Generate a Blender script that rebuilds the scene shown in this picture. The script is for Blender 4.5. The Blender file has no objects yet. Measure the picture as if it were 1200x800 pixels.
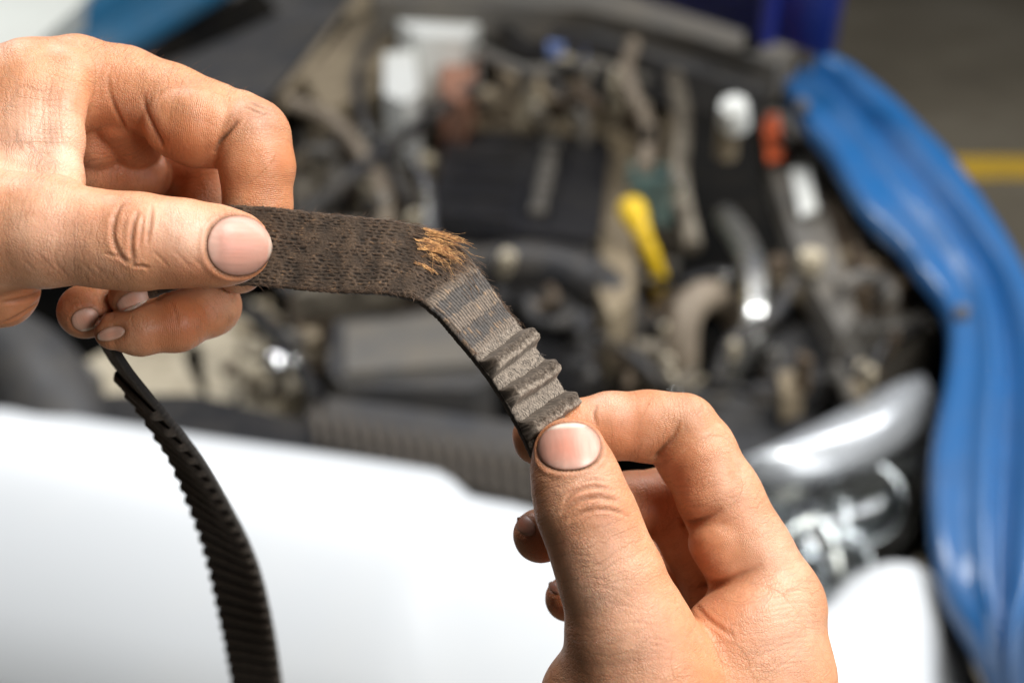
import bpy, bmesh, math, random
import numpy as np
from mathutils import Vector, Matrix
from mathutils.bvhtree import BVHTree

random.seed(7)
rng = np.random.default_rng(7)
sc = bpy.context.scene
COL = sc.collection

# ------------------------------------------------------------------ camera
F_PX = 1800.0            # focal length in pixels of the 1200 x 800 photograph
CAM_H, PITCH = 1.55, math.radians(28)
FOCUS = 0.396
cam_d = bpy.data.cameras.new('camera')
cam = bpy.data.objects.new('camera', cam_d)
COL.objects.link(cam)
cam.location = (0, 0, CAM_H)
cam.rotation_euler = (math.pi / 2 - PITCH, 0, 0)
cam_d.sensor_width = 36.0
cam_d.lens = F_PX / 1200.0 * 36.0
cam_d.clip_start, cam_d.clip_end = 0.01, 100.0
cam_d.dof.use_dof = True
cam_d.dof.focus_distance = FOCUS
cam_d.dof.aperture_fstop = 8.4
sc.camera = cam
CAMM = Matrix.Translation((0, 0, CAM_H)) @ Matrix.Rotation(math.pi / 2 - PITCH, 4, 'X')
R3 = np.array(CAMM.to_3x3())
C0 = np.array((0, 0, CAM_H))

# ------------------------------------------------------------------ world and lamps
world = bpy.data.worlds.new('World')
sc.world = world
world.use_nodes = True
bg = world.node_tree.nodes['Background']
bg.inputs[0].default_value = (0.92, 0.96, 1.0, 1)
bg.inputs[1].default_value = 0.045


def area(name, loc, target, sx, sy, power, color):
    d = bpy.data.lights.new(name, 'AREA')
    d.shape = 'RECTANGLE'
    d.size, d.size_y, d.energy, d.color = sx, sy, power, color
    o = bpy.data.objects.new(name, d)
    COL.objects.link(o)
    o.location = loc
    o.rotation_euler = (Vector(target) - Vector(loc)).to_track_quat('-Z', 'Y').to_euler()
    return o


area('skylight', (0.9, 0.15, 2.95), (0, 0.55, 1.2), 0.9, 0.8, 54, (1.0, 0.985, 0.95))
area('workshop_window_light', (2.0, -1.5, 2.3), (0.0, 1.0, 1.0), 1.5, 1.2, 52, (0.97, 0.985, 1.0))
area('ceiling_tube_light', (1.5, 2.0, 3.2), (0.2, 1.9, 0.8), 0.5, 2.2, 72, (0.97, 0.98, 1.0))
area('ceiling_tube_light', (-1.2, 2.6, 3.3), (0, 2.0, 0.8), 0.4, 1.9, 58, (0.97, 0.98, 1.0))

vs = sc.view_settings
vs.view_transform = 'Standard'
vs.look = 'None'
vs.exposure = 0.0
vs.gamma = 1.0
sc.render.engine = 'CYCLES'
sc.cycles.use_denoising = True
sc.cycles.max_bounces = 8
sc.cycles.sample_clamp_indirect = 6.0


# ------------------------------------------------------------------ pixel helpers
def ray(px, py):
    d = np.array(((px - 600) / F_PX, -(py - 400) / F_PX, -1.0))
    return R3 @ d


def P(px, py, z):
    """the point at height z that the photograph shows at this pixel"""
    d = ray(px, py)
    t = (z - CAM_H) / d[2]
    return C0 + d * t


def CP(px, py, dep):
    """camera-space millimetres of a pixel whose distance is 400 mm + dep"""
    D = 400.0 + dep
    return np.array(((px - 600) / F_PX * D, -(py - 400) / F_PX * D, -D))


def cam2world(v):
    return (np.asarray(v) * 0.001) @ R3.T + C0


# ------------------------------------------------------------------ node helpers
def new_mat(name):
    m = bpy.data.materials.new(name)
    m.use_nodes = True
    nt = m.node_tree
    return m, nt, nt.nodes['Principled BSDF']


def node(nt, kind, **kw):
    n = nt.nodes.new(kind)
    for k, v in kw.items():
        setattr(n, k, v)
    return n


def ramp(nt, fac, stops):
    r = node(nt, 'ShaderNodeValToRGB')
    el = r.color_ramp.elements
    while len(el) < len(stops):
        el.new(0.5)
    for e, (p, c) in zip(el, stops):
        e.position = p
        e.color = (*c, 1) if len(c) == 3 else c
    nt.links.new(fac, r.inputs[0])
    return r.outputs[0]


def mixc(nt, fac, a, b, mode='MIX'):
    m = node(nt, 'ShaderNodeMix', data_type='RGBA', blend_type=mode)
    for sock, v in ((m.inputs[0], fac), (m.inputs[6], a), (m.inputs[7], b)):
        if hasattr(v, 'is_output'):
            nt.links.new(v, sock)
        elif isinstance(v, (int, float)):
            sock.default_value = v
        else:
            sock.default_value = (*v, 1)
    return m.outputs[2]


def noise(nt, scale, detail=3, rough=0.55, vec=None, dist=0.0):
    n = node(nt, 'ShaderNodeTexNoise')
    n.inputs['Scale'].default_value = scale
    n.inputs['Detail'].default_value = detail
    n.inputs['Roughness'].default_value = rough
    n.inputs['Distortion'].default_value = dist
    if vec is not None:
        nt.links.new(vec, n.inputs['Vector'])
    return n.outputs['Fac']


def math_n(nt, op, a, b=None, clamp=False):
    m = node(nt, 'ShaderNodeMath', operation=op, use_clamp=clamp)
    for i, v in enumerate((a, b)):
        if v is None:
            continue
        if hasattr(v, 'is_output'):
            nt.links.new(v, m.inputs[i])
        else:
            m.inputs[i].default_value = v
    return m.outputs[0]


def objco(nt):
    return node(nt, 'ShaderNodeTexCoord').outputs['Object']


def grimy(name, base, rough=0.5, metal=0.0, dirt=(0.16, 0.125, 0.08), amount=0.45, scale=18.0, bump=0.25, coat=0.0):
    """a workshop surface with uneven dust and oily dirt"""
    m, nt, b = new_mat(name)
    co = objco(nt)
    f = noise(nt, scale, 5, 0.65, co)
    f2 = noise(nt, scale * 5, 3, 0.6, co)
    k = math_n(nt, 'ADD', math_n(nt, 'MULTIPLY', f, 0.75), math_n(nt, 'MULTIPLY', f2, 0.25))
    fac = ramp(nt, k, [(0.5 - 0.16 * amount, (0, 0, 0)), (0.66 - 0.10 * amount, (1, 1, 1))])
    fac = math_n(nt, 'MULTIPLY', fac, amount)
    nt.links.new(mixc(nt, fac, base, dirt), b.inputs['Base Color'])
    rr = math_n(nt, 'ADD', math_n(nt, 'MULTIPLY', fac, 0.4), rough, True)
    nt.links.new(rr, b.inputs['Roughness'])
    b.inputs['Metallic'].default_value = metal
    b.inputs['Coat Weight'].default_value = coat
    b.inputs['Coat Roughness'].default_value = 0.12
    bp = node(nt, 'ShaderNodeBump')
    bp.inputs['Strength'].default_value = bump
    bp.inputs['Distance'].default_value = 0.002
    nt.links.new(f2, bp.inputs['Height'])
    nt.links.new(bp.outputs[0], b.inputs['Normal'])
    return m


# ------------------------------------------------------------------ object helpers
def empty(name, loc, label=None, cat=None, group=None):
    o = bpy.data.objects.new(name, None)
    o.empty_display_size = 0.05
    COL.objects.link(o)
    o.location = loc
    tag(o, label, cat, group)
    return o


def tag(o, label=None, cat=None, group=None, kind=None):
    for k, v in (('label', label), ('category', cat), ('group', group), ('kind', kind)):
        if v:
            o[k] = v
    return o


bpy_mat_order = []


def link_mesh(name, me, mats, parent=None, loc=None, smooth=True):
    """mesh in world coordinates; the origin is moved to loc (or its centre), then parented"""
    n = len(me.vertices)
    co = np.empty(n * 3, np.float32)
    me.vertices.foreach_get('co', co)
    co = co.reshape(-1, 3)
    if loc is None:
        loc = (co.min(0) + co.max(0)) / 2
    loc = np.asarray(loc, float)
    me.vertices.foreach_set('co', (co - loc).astype(np.float32).ravel())
    for m in (mats if isinstance(mats, (list, tuple)) else [mats]):
        me.materials.append(m)
    if smooth:
        me.polygons.foreach_set('use_smooth', np.ones(len(me.polygons), bool))
    me.update()
    o = bpy.data.objects.new(name, me)
    COL.objects.link(o)
    base = Vector((0, 0, 0))
    if parent is not None:
        o.parent = parent
        p = parent
        while p is not None:
            base = base + p.location
            p = p.parent
    o.location = Vector(loc) - base
    return o


def from_bm(name, bm, mats, parent=None, loc=None, smooth=True, bevel=0.0, seg=2):
    if bevel:
        es = [e for e in bm.edges if len(e.link_faces) == 2 and e.calc_face_angle(0) > 0.6]
        bmesh.ops.bevel(bm, geom=es, offset=bevel, segments=seg, profile=0.5, affect='EDGES', clamp_overlap=True)
    bmesh.ops.recalc_face_normals(bm, faces=bm.faces)
    me = bpy.data.meshes.new(name)
    bm.to_mesh(me)
    bm.free()
    o = link_mesh(name, me, mats, parent, loc, smooth)
    if smooth:
        me.set_sharp_from_angle(angle=math.radians(38))
    return o


def grid_mesh(name, G, closed_u=False):
    """G: (nu, nv, 3) array of points"""
    nu, nv, _ = G.shape
    idx = np.arange(nu * nv).reshape(nu, nv)
    a = idx if not closed_u else np.vstack([idx, idx[:1]])
    f = np.stack([a[:-1, :-1], a[1:, :-1], a[1:, 1:], a[:-1, 1:]], -1).reshape(-1, 4)
    me = bpy.data.meshes.new(name)
    me.from_pydata(G.reshape(-1, 3).tolist(), [], f.tolist())
    return me


def catmull(pts, n):
    p = np.asarray(pts, float)
    p = np.vstack([2 * p[0] - p[1], p, 2 * p[-1] - p[-2]])
    out = []
    for i in range(1, len(p) - 2):
        t = np.linspace(0, 1, n, endpoint=False)[:, None]
        a, b, c, d = p[i - 1], p[i], p[i + 1], p[i + 2]
        out.append(0.5 * ((2 * b) + (-a + c) * t + (2 * a - 5 * b + 4 * c - d) * t ** 2 + (-a + 3 * b - 3 * c + d) * t ** 3))
    out.append(p[-2][None])
    return np.vstack(out)


def resample(pts, n):
    p = np.asarray(pts, float)
    s = np.concatenate([[0], np.cumsum(np.linalg.norm(np.diff(p, axis=0), axis=1))])
    q = np.linspace(0, s[-1], n)
    return np.stack([np.interp(q, s, p[:, k]) for k in range(p.shape[1])], 1)


def tube_bm(bm, pts, r, sides=12, cap=True):
    pts = np.asarray(pts, float)
    n = len(pts)
    rr = np.full(n, r) if np.isscalar(r) else np.asarray(r)
    T = np.gradient(pts, axis=0)
    T /= np.linalg.norm(T, axis=1)[:, None] + 1e-12
    up = np.array((0, 0, 1.0)) if abs(T[0][2]) < 0.9 else np.array((1.0, 0, 0))
    rings = []
    A = np.cross(T[0], up)
    A /= np.linalg.norm(A)
    for i in range(n):
        A = A - T[i] * A.dot(T[i])
        A /= np.linalg.norm(A) + 1e-12
        B = np.cross(T[i], A)
        rings.append([bm.verts.new(pts[i] + rr[i] * (math.cos(2 * math.pi * k / sides) * A + math.sin(2 * math.pi * k / sides) * B)) for k in range(sides)])
    for a, b in zip(rings[:-1], rings[1:]):
        for k in range(sides):
            bm.faces.new((a[k], a[(k + 1) % sides], b[(k + 1) % sides], b[k]))
    if cap:
        bm.faces.new(rings[0][::-1])
        bm.faces.new(rings[-1])


def tube(name, ctrl, r, m, parent, sides=12, n=8):
    bm = bmesh.new()
    pts = catmull(ctrl, n) if len(ctrl) > 2 else np.asarray(ctrl, float)
    tube_bm(bm, pts, r, sides)
    return from_bm(name, bm, m, parent)


def prism(name, pxpoly, z, h, m, parent, bevel=0.006, tilt=0.0):
    """a solid whose top face shows at these pixels, at height z, reaching h down"""
    bm = bmesh.new()
    zs = z if isinstance(z, (list, tuple)) else [z] * len(pxpoly)
    top = [bm.verts.new(P(x, y, zz)) for (x, y), zz in zip(pxpoly, zs)]
    bot = [bm.verts.new(v.co - Vector((0, 0, h))) for v in top]
    bm.faces.new(top)
    bm.faces.new(bot[::-1])
    n = len(top)
    for i in range(n):
        bm.faces.new((top[i], bot[i], bot[(i + 1) % n], top[(i + 1) % n]))
    return from_bm(name, bm, m, parent, bevel=bevel)


def lathe(name, base, axis, prof, m, parent, sides=20):
    """prof: list of (radius, height) along axis from base"""
    ax = Vector(axis).normalized()
    q = Vector((0, 0, 1)).rotation_difference(ax)
    bm = bmesh.new()
    rings = []
    for r, h in prof:
        rings.append([bm.verts.new(Vector(base) + q @ Vector((r * math.cos(2 * math.pi * k / sides), r * math.sin(2 * math.pi * k / sides), h))) for k in range(sides)])
    for a, b in zip(rings[:-1], rings[1:]):
        for k in range(sides):
            bm.faces.new((a[k], a[(k + 1) % sides], b[(k + 1) % sides], b[k]))
    bm.faces.new(rings[0][::-1])
    bm.faces.new(rings[-1])
    return from_bm(name, bm, m, parent)


def cap_at(name, px, py, z, rpx, h, m, parent, axis=(0, -0.15, 1)):
    """a turned cap or boss standing at a pixel, its radius given in pixels"""
    c = P(px, py, z)
    r = rpx * np.linalg.norm(c - C0) / F_PX
    b = c - np.array((0, 0, h))
    return lathe(name, b, axis, [(r, 0), (r, h * 0.7), (r * 0.92, h * 0.85), (r * 0.9, h), (r * 0.55, h), (r * 0.5, h * 1.12), (r * 0.2, h * 1.15)], m, parent)




# ================================================================== workshop floor
def floor_mat():
    m, nt, b = new_mat('workshop_concrete')
    co = objco(nt)
    f = noise(nt, 1.3, 6, 0.65, co)
    f2 = noise(nt, 9, 5, 0.7, co)
    c = ramp(nt, f, [(0.30, (.10, .084, .056)), (0.5, (.17, .145, .100)), (0.72, (.25, .22, .165))])
    c = mixc(nt, math_n(nt, 'MULTIPLY', f2, 0.5), c, (.12, .10, .08))
    nt.links.new(c, b.inputs['Base Color'])
    nt.links.new(ramp(nt, f2, [(0.3, (.45, .45, .45)), (0.7, (.75, .75, .75))]), b.inputs['Roughness'])
    bpn = node(nt, 'ShaderNodeBump')
    bpn.inputs['Strength'].default_value = 0.3
    bpn.inputs['Distance'].default_value = 0.004
    nt.links.new(f2, bpn.inputs['Height'])
    nt.links.new(bpn.outputs[0], b.inputs['Normal'])
    return m


def sheet(name, x0, x1, y0, y1, z, m):
    bm = bmesh.new()
    bm.faces.new([bm.verts.new(v) for v in ((x0, y0, z), (x1, y0, z), (x1, y1, z), (x0, y1, z))])
    return from_bm(name, bm, m, None, smooth=False)


tag(sheet('floor', -15, 15, -6, 25, 0, floor_mat()), 'dark brown grey concrete workshop floor', None, None, 'structure')
ya = P(1160, 211, 0)[1]
yb = P(1160, 185, 0)[1]
M_YEL = grimy('yellow_floor_paint', (.66, .41, .035), 0.5, 0, (.3, .2, .06), 0.5, 9)
tag(sheet('floor_marking', 0.9, 6.0, ya, yb, 0.004, M_YEL), 'yellow painted line on the workshop floor', None, None, 'structure')

# ================================================================== the car with its engine bay open
M_WHITE = grimy('white_bumper_paint', (.60, .62, .635), 0.32, 0, (.62, .62, .60), 0.25, 4, 0.02, 0.5)
M_BLUE = grimy('blue_body_paint', (.008, .10, .285), 0.36, 0.0, (.010, .07, .19), 0.5, 7, 0.05, 0.6)
M_TEAL = grimy('blue_body_paint_dusty', (.018, .105, .20), 0.4, 0, (.05, .09, .12), 0.5, 7, 0.05, 0.4)
M_DEEP = grimy('shaded_bonnet_blue', (.012, .022, .24), 0.4, 0, (.012, .012, .06), 0.4, 5, 0.05, 0.3)  # body blue darkened: shade on the underside is put into this colour
M_BLACK = grimy('black_plastic', (.012, .012, .013), 0.42, 0, (.045, .038, .03), 0.4, 22, 0.2)
M_COVER = grimy('satin_black_engine_cover', (.017, .017, .019), 0.36, 0, (.035, .031, .026), 0.4, 14, 0.15)
M_DGREY = grimy('dark_grey_plastic', (.048, .048, .050), 0.5, 0, (.10, .085, .065), 0.4, 16, 0.2)
M_GREY = grimy('grey_painted_steel', (.125, .118, .106), 0.5, 0.1, (.17, .14, .10), 0.5, 14, 0.2)
M_TAN = grimy('dusty_cast_metal', (.30, .24, .155), 0.55, 0.1, (.13, .095, .058), 0.6, 20, 0.4)
M_CREAM = grimy('pale_dusty_alloy', (.56, .49, .36), 0.5, 0.1, (.19, .145, .085), 0.55, 16, 0.4)
M_BROWN = grimy('brown_oily_metal', (.085, .058, .036), 0.45, 0.2, (.19, .145, .095), 0.5, 22, 0.4)
M_RUBBER = grimy('hose_rubber', (.022, .022, .024), 0.5, 0, (.11, .09, .065), 0.5, 20, 0.25)
M_TANHOSE = grimy('dusty_hose', (.25, .20, .145), 0.6, 0, (.10, .075, .05), 0.5, 20, 0.25)
M_SILVER = grimy('silver_pipe', (.74, .74, .70), 0.22, 0.9, (.25, .2, .14), 0.35, 14, 0.1)
M_CHROME = grimy('chrome_reflector', (.9, .9, .9), 0.06, 1.0, (.7, .7, .7), 0.1, 14, 0.0)
M_PLASTW = grimy('white_plastic', (.80, .81, .77), 0.4, 0, (.5, .47, .38), 0.3, 10, 0.05)
M_YELLOW = grimy('yellow_dipstick_plastic', (.86, .56, .012), 0.38, 0, (.45, .28, .02), 0.3, 14, 0.05)
M_ORANGE = grimy('orange_label', (.80, .15, .05), 0.5, 0, (.5, .12, .05), 0.3, 14, 0.05)
M_RUST = grimy('reddish_rusty_metal', (.34, .15, .09), 0.55, 0, (.22, .15, .10), 0.5, 14, 0.2)
M_TEALC = grimy('teal_connector', (.14, .23, .21), 0.45, 0, (.2, .17, .12), 0.3, 14, 0.1)
M_LBLUE = grimy('blue_connector', (.16, .24, .52), 0.45, 0, (.2, .2, .2), 0.3, 14, 0.1)
M_TRIM = grimy('silver_lamp_trim', (.50, .52, .54), 0.25, 0.35, (.3, .3, .3), 0.3, 9, 0.05, 0.4)
M_FIN = grimy('dusty_fin', (.10, .08, .058), 0.6, 0, (.035, .03, .025), 0.7, 25, 0.3)
M_DUST = grimy('dusty_casting', (.26, .225, .17), 0.6, 0.1, (.055, .043, .03), 0.85, 26, 0.6)
M_TRAYSHADE = grimy('bay_tray_and_shade', (.007, .007, .007), 0.7, 0, (.02, .017, .013), 0.5, 12, 0.3)  # near-black for the tray, and for shade painted into the bay's recesses

for m_, v_ in ((M_TRAYSHADE, 0.05), (M_BLACK, 0.25), (M_COVER, 0.3), (M_DGREY, 0.35)):
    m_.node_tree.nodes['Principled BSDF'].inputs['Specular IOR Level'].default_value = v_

car = empty('car', (0, 1.9, 0), 'blue car with a white front bumper and its bonnet up over a dirty engine bay', 'car')


def loft(name, rows, m, parent, thick=0.0):
    """rows: list of polylines (world points), resampled and skinned"""
    n = 72
    G = np.stack([resample(r, n) for r in rows], 0)
    me = grid_mesh(name, G)
    o = link_mesh(name, me, m, parent)
    if thick:
        md = o.modifiers.new('thickness', 'SOLIDIFY')
        md.thickness = thick
        md.offset = -1
    return o


# --- white front bumper: its top edge as the photograph shows it, the face rolling down and forward
top_px = [(-420, 455, .76), (-200, 463, .76), (0, 481, .76), (120, 496, .76), (250, 516, .76), (400, 537, .76), (500, 553, .76), (523, 560, .757), (545, 584, .745),
          (600, 594, .742), (700, 622, .735), (800, 662, .725), (900, 712, .715), (965, 722, .71), (1000, 690, .715), (1040, 664, .72), (1080, 665, .715),
          (1112, 700, .69), (1130, 755, .66), (1135, 830, .62)]
edge = catmull([P(*t) for t in top_px], 6)
edge = resample(edge, 150)
tang = np.gradient(edge, axis=0)
outw = np.stack([tang[:, 1], -tang[:, 0], 0 * tang[:, 0]], 1)
outw /= np.linalg.norm(outw, axis=1)[:, None]
outw = outw * 0.45 + np.array((0, -0.55, 0))
for _ in range(25):
    outw[1:-1] = (outw[:-2] + outw[1:-1] + outw[2:]) / 3
prof = [(-.035, -.02), (-.012, -.004), (0, 0), (.022, -.005), (.070, -.018), (.135, -.045), (.195, -.085), (.240, -.135), (.245, -.155)]
rows = [edge + outw * a + np.array((0, 0, b)) for a, b in prof]
rows[3][:, 2] = rows[2][:, 2] - 0.006
loft('front_bumper', rows, M_WHITE, car, 0.003)
gr = [rows[-1] + outw * a + np.array((0, 0, b)) for a, b in ((-.004, .004), (-.04, -.004), (-.05, -.05), (-.01, -.10))]
loft('lower_grille', gr, M_DGREY, car)
lowr = [rows[-1] + outw * a + np.array((0, 0, b)) for a, b in ((-.008, -.102), (.012, -.11), (.01, -.20), (-.03, -.26))]
loft('bumper_lip', lowr, M_WHITE, car)

# --- wings (fenders): inner flange with a wavy edge, gutter and ridge
def fender(inner, outer, z0, z1, m, side):
    a = resample(catmull([(x, y) for x, y in inner], 8), 90)
    b = resample(catmull([(x, y) for x, y in outer], 8), 90)
    zz = np.linspace(z0, z1, 90)
    A = np.array([P(x, y, z) for (x, y), z in zip(a, zz)])
    B = np.array([P(x, y, z + .015) for (x, y), z in zip(b, zz)])
    prof = [(0.0, -.030), (0.002, 0.0), (0.12, .003), (0.24, .002), (0.32, .010), (0.38, .022), (0.44, .018), (0.50, -.004), (0.56, -.010), (0.62, .004), (0.68, .026), (0.80, .036), (0.92, .030), (1.0, .010), (1.06, -.03)]
    rows = [A + (B - A) * t + np.array((0, 0, h * 0.65)) for t, h in prof]
    out = rows[-1] + np.array((side * .05, 0, -.22))
    rows += [out, out + np.array((side * .01, 0, -.30))]
    me = grid_mesh('fender', np.stack(rows, 0))
    o = link_mesh('fender', me, m, car)
    md = o.modifiers.new('smooth', 'SUBSURF')
    md.levels = md.render_levels = 1
    return A, B, o


inner_r = [(1182, 860), (1166, 800), (1140, 742), (1108, 685), (1092, 610), (1092, 520), (1108, 440), (1113, 380), (1104, 346), (1078, 312), (1056, 282), (1018, 246), (992, 208), (972, 172), (945, 140), (918, 96)]
outer_r = [(1192, 880), (1186, 810), (1196, 745), (1216, 700), (1240, 600), (1250, 500), (1238, 410), (1212, 345), (1184, 290), (1152, 240), (1118, 192), (1085, 158), (1050, 124), (1020, 100), (1000, 86), (972, 76)]
A_r, B_r, fen_r = fender(inner_r, outer_r, .68, .90, M_BLUE, 1)
inner_l = [(-420, 340), (-200, 235), (-60, 160), (60, 98), (160, 46), (235, 2), (300, -38)]
outer_l = [(-520, 280), (-320, 190), (-160, 120), (-40, 66), (60, 30), (122, -6), (190, -48)]
A_l, B_l, fen_l = fender(inner_l, outer_l, .72, .88, M_TEAL, -1)

# bolts that hold the wing flange
for px, py, f in ((1018, 108, .90), (1088, 292, .83), (1128, 360, .82), (940, 118, .90)):
    cap_at('flange_bolt', px, py, f + 0.005, 8, 0.012, M_GREY, car)

# --- dark tray, side walls and bulkhead of the bay
prism('engine_bay_floor', [(-300, 560), (-150, 150), (340, -40), (900, 20), (1120, 330), (1150, 620), (620, 640), (300, 560)], .42, 0.02, M_TRAYSHADE, car, 0)
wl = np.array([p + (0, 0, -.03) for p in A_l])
loft('inner_wing', [wl, wl + np.array((.03, 0, -.04)), wl + np.array((.05, 0, -.40))], M_TRAYSHADE, car)
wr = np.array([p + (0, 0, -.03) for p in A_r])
loft('inner_wing', [wr + np.array((0.004, 0, -.005)), wr + np.array((.03, 0, -.06)), wr + np.array((.04, 0, -.35))], M_TRAYSHADE, car)
# strut rail on the far side: broad grey band
prism('inner_panel', [(268, -22), (438, -22), (318, 112), (205, 170), (60, 240), (60, 170)], .80, .03, M_DGREY, car, .006)
prism('rubber_seal', [(236, -20), (268, -20), (60, 165), (-60, 220), (-60, 195), (100, 110)], .83, .03, M_BLACK, car, .008)
prism('panel_lip', [(428, -20), (452, -20), (345, 100), (325, 112)], .82, .03, M_TAN, car, .005)

# cowl and scuttle behind the engine
prism('cowl_panel', [(430, -60), (700, -45), (935, 48), (912, 78), (820, 45), (690, 12), (560, 5), (440, 0)], .93, .05, M_GREY, car, .006)
prism('cowl_grille', [(560, -5), (690, 8), (830, 52), (905, 88), (895, 110), (800, 80), (680, 38), (560, 22)], .90, .05, M_DGREY, car, .006)

# bonnet propped up behind (its underside faces the camera), hinge and prop
h0, h1 = P(705, -16, .98), P(968, 68, .96)
u = (h1 - h0) / np.linalg.norm(h1 - h0)
up = np.array((0, -0.30, 1.0))
up /= np.linalg.norm(up)
h00 = h0 - u * 1.0
G = np.array([[h00 + (h1 - h00) * a + up * b * 0.85 for b in np.linspace(0, 1, 8)] for a in np.linspace(0, 1, 12)])
bon = link_mesh('bonnet', grid_mesh('bonnet', G), M_DEEP, car)
md = bon.modifiers.new('thickness', 'SOLIDIFY')
md.thickness = 0.02
for a in (0.30, 0.72, 0.93):
    q = h00 + (h1 - h00) * a - np.array((0, .016, 0))
    tube('bonnet_rib', [q, q + up * 0.4, q + up * 0.82], 0.012, M_DEEP, car, 8, 3)
q = P(882, 42, .95)
tube('bonnet_prop', [P(905, 92, .9), q, q + np.array((-.004, -.02, .5))], 0.011, M_BLACK, car, 8)

# --- engine: block, cover, intake and the tan casing round it
eng = empty('engine', (0, 0, 0))
eng.parent = car
eng.location = Vector((0.05, 1.8, 0.6)) - car.location
prism('engine_block', [(470, 120), (760, 110), (770, 360), (450, 400)], .66, .2, M_BROWN, eng, .015)
cov = prism('engine_cover', [(536, 152), (706, 160), (716, 172), (704, 270), (692, 281), (512, 258), (504, 247), (524, 160)], .80, .08, M_COVER, eng, .014)
for y in (0.22, 0.44, 0.66, 0.88):      # ribs moulded across the cover
    x0, x1 = 526 - 18 * y, 612 - 12 * y
    prism('cover_rib', [(x0 + 4, 160 + 98 * y), (x1, 164 + 100 * y), (x1, 168 + 100 * y), (x0 + 4, 164 + 98 * y)], .806, .01, M_BLACK, cov, .001)
# raised maker's strip, worn lettering running along it
prism('badge_strip', [(634, 160), (664, 162), (645, 252), (613, 248)], .806, .008, M_BLACK, cov, .002)
for i in range(7):
    t = 0.05 + i * 0.132
    cx, cy = 649 - 20 * t, 161 + 90 * t
    w = (9, 7, 9, 8, 9, 7, 9)[i]
    prism('badge_letter', [(cx - w, cy), (cx + w, cy + 1), (cx + w - 2, cy + 9), (cx - w - 2, cy + 8)], .812, .007, M_GREY, cov, .001)
prism('cover_step', [(512, 262), (702, 284), (712, 330), (520, 322)], .76, .1, M_DGREY, eng, .012)
prism('cover_step', [(530, 285), (640, 292), (640, 304), (530, 300)], .772, .02, M_GREY, eng, .006)
prism('cam_casing', [(555, 104), (770, 118), (768, 150), (720, 158), (548, 146)], .80, .08, M_TAN, eng, .02)
prism('cam_casing', [(712, 150), (742, 152), (744, 345), (715, 372), (700, 340)], .78, .1, M_TAN, eng, .02)
tube('fuel_rail', [P(560, 118, .83), P(640, 112, .83), P(700, 122, .83), P(760, 128, .83)], .012, M_CREAM, eng)
tube('fuel_rail', [P(700, 60, .84), P(740, 75, .84), P(780, 110, .83), P(790, 160, .80), P(778, 235, .76)], .014, M_TAN, eng)
for x, y in ((600, 100), (650, 104), (702, 112), (742, 118)):
    cap_at('injector', x, y, .84, 9, .05, random.choice([M_GREY, M_TAN, M_BROWN]), eng)
prism('timing_cover', [(588, 310), (700, 322), (745, 360), (728, 440), (640, 470), (566, 440), (560, 360)], .70, .1, M_BLACK, eng, .02)
tube('intake_hose', [P(560, 318, .75), P(620, 312, .77), P(680, 325, .77), P(722, 360, .75), P(735, 405, .70), P(720, 450, .64)], .030, M_RUBBER, eng)
tube('intake_hose', [P(585, 352, .73), P(640, 352, .74), P(680, 372, .73), P(690, 420, .69)], .02, M_RUBBER, eng)
prism('coil_pack', [(738, 190), (790, 192), (788, 215), (736, 212)], .79, .06, M_TEALC, eng, .01)
tube('dipstick', [P(752, 400, .60), P(772, 345, .72), P(774, 322, .75)], .005, M_YELLOW, eng)
tube('dipstick_handle', [P(773, 324, .75), P(764, 300, .78), P(753, 274, .805), P(744, 254, .82), P(738, 240, .825)], [.009] * 8 + [.010] * 8 + [.012] * 5 + [.0155] * 5 + [.0175] * 4 + [.0165, .013, .007], M_YELLOW, eng)

# --- pipes and hoses of the near right corner
tube('coolant_pipe', [P(850, 255, .76), P(868, 280, .78), P(882, 315, .79), P(886, 350, .78), P(884, 388, .76), P(862, 425, .72), P(835, 470, .66)], .016, M_SILVER, car)
tube('heater_hose', [P(795, 470, .66), P(798, 420, .72), P(803, 372, .76), P(822, 348, .77), P(846, 352, .75), P(866, 374, .71), P(876, 410, .66)], .019, M_TANHOSE, car)
tube('heater_hose', [P(740, 390, .68), P(765, 420, .67), P(770, 470, .62)], .02, M_TANHOSE, car)
tube('wiring_loom', [P(905, 330, .76), P(930, 340, .77), P(960, 362, .76), P(985, 400, .74), P(1000, 440, .72)], .012, M_TAN, car)
tube('wiring_loom', [P(940, 320, .77), P(968, 350, .77), P(990, 372, .76), P(1000, 400, .75)], .010, M_GREY, car)
prism('fuse_box', [(898, 400), (960, 366), (1006, 392), (1010, 430), (965, 446), (903, 440)], .74, .08, M_DGREY, car, .012)
prism('relay_box', [(1000, 352), (1088, 362), (1094, 384), (1010, 384)], .76, .08, M_GREY, car, .01)
prism('relay_box', [(945, 335), (1000, 300), (1086, 330), (1088, 352), (1002, 348)], .75, .06, M_BROWN, car, .01)
prism('strut_rail', [(886, 128), (922, 132), (950, 190), (972, 260), (1005, 370), (985, 392), (940, 310), (908, 215)], .80, .04, M_GREY, car, .008)
prism('rail_box', [(925, 200), (965, 220), (1000, 270), (1080, 330), (1010, 345), (960, 330)], .79, .05, M_BROWN, car, .01)
prism('warning_label', [(892, 134), (912, 134), (918, 182), (900, 186)], .82, .006, M_ORANGE, car, .001)
prism('rail_plate', [(918, 136), (938, 140), (952, 196), (934, 196)], .815, .006, M_GREY, car, .001)
prism('white_label', [(927, 198), (948, 198), (958, 244), (938, 250)], .815, .006, M_PLASTW, car, .001)
cap_at('washer_cap', 864, 114, .93, 17, .035, M_PLASTW, car, (-.2, -.5, 1))
cap_at('washer_neck', 854, 130, .90, 13, .06, M_TAN, car)
cap_at('rail_bolt', 951, 296, .83, 15, .02, M_CREAM, car)
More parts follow.
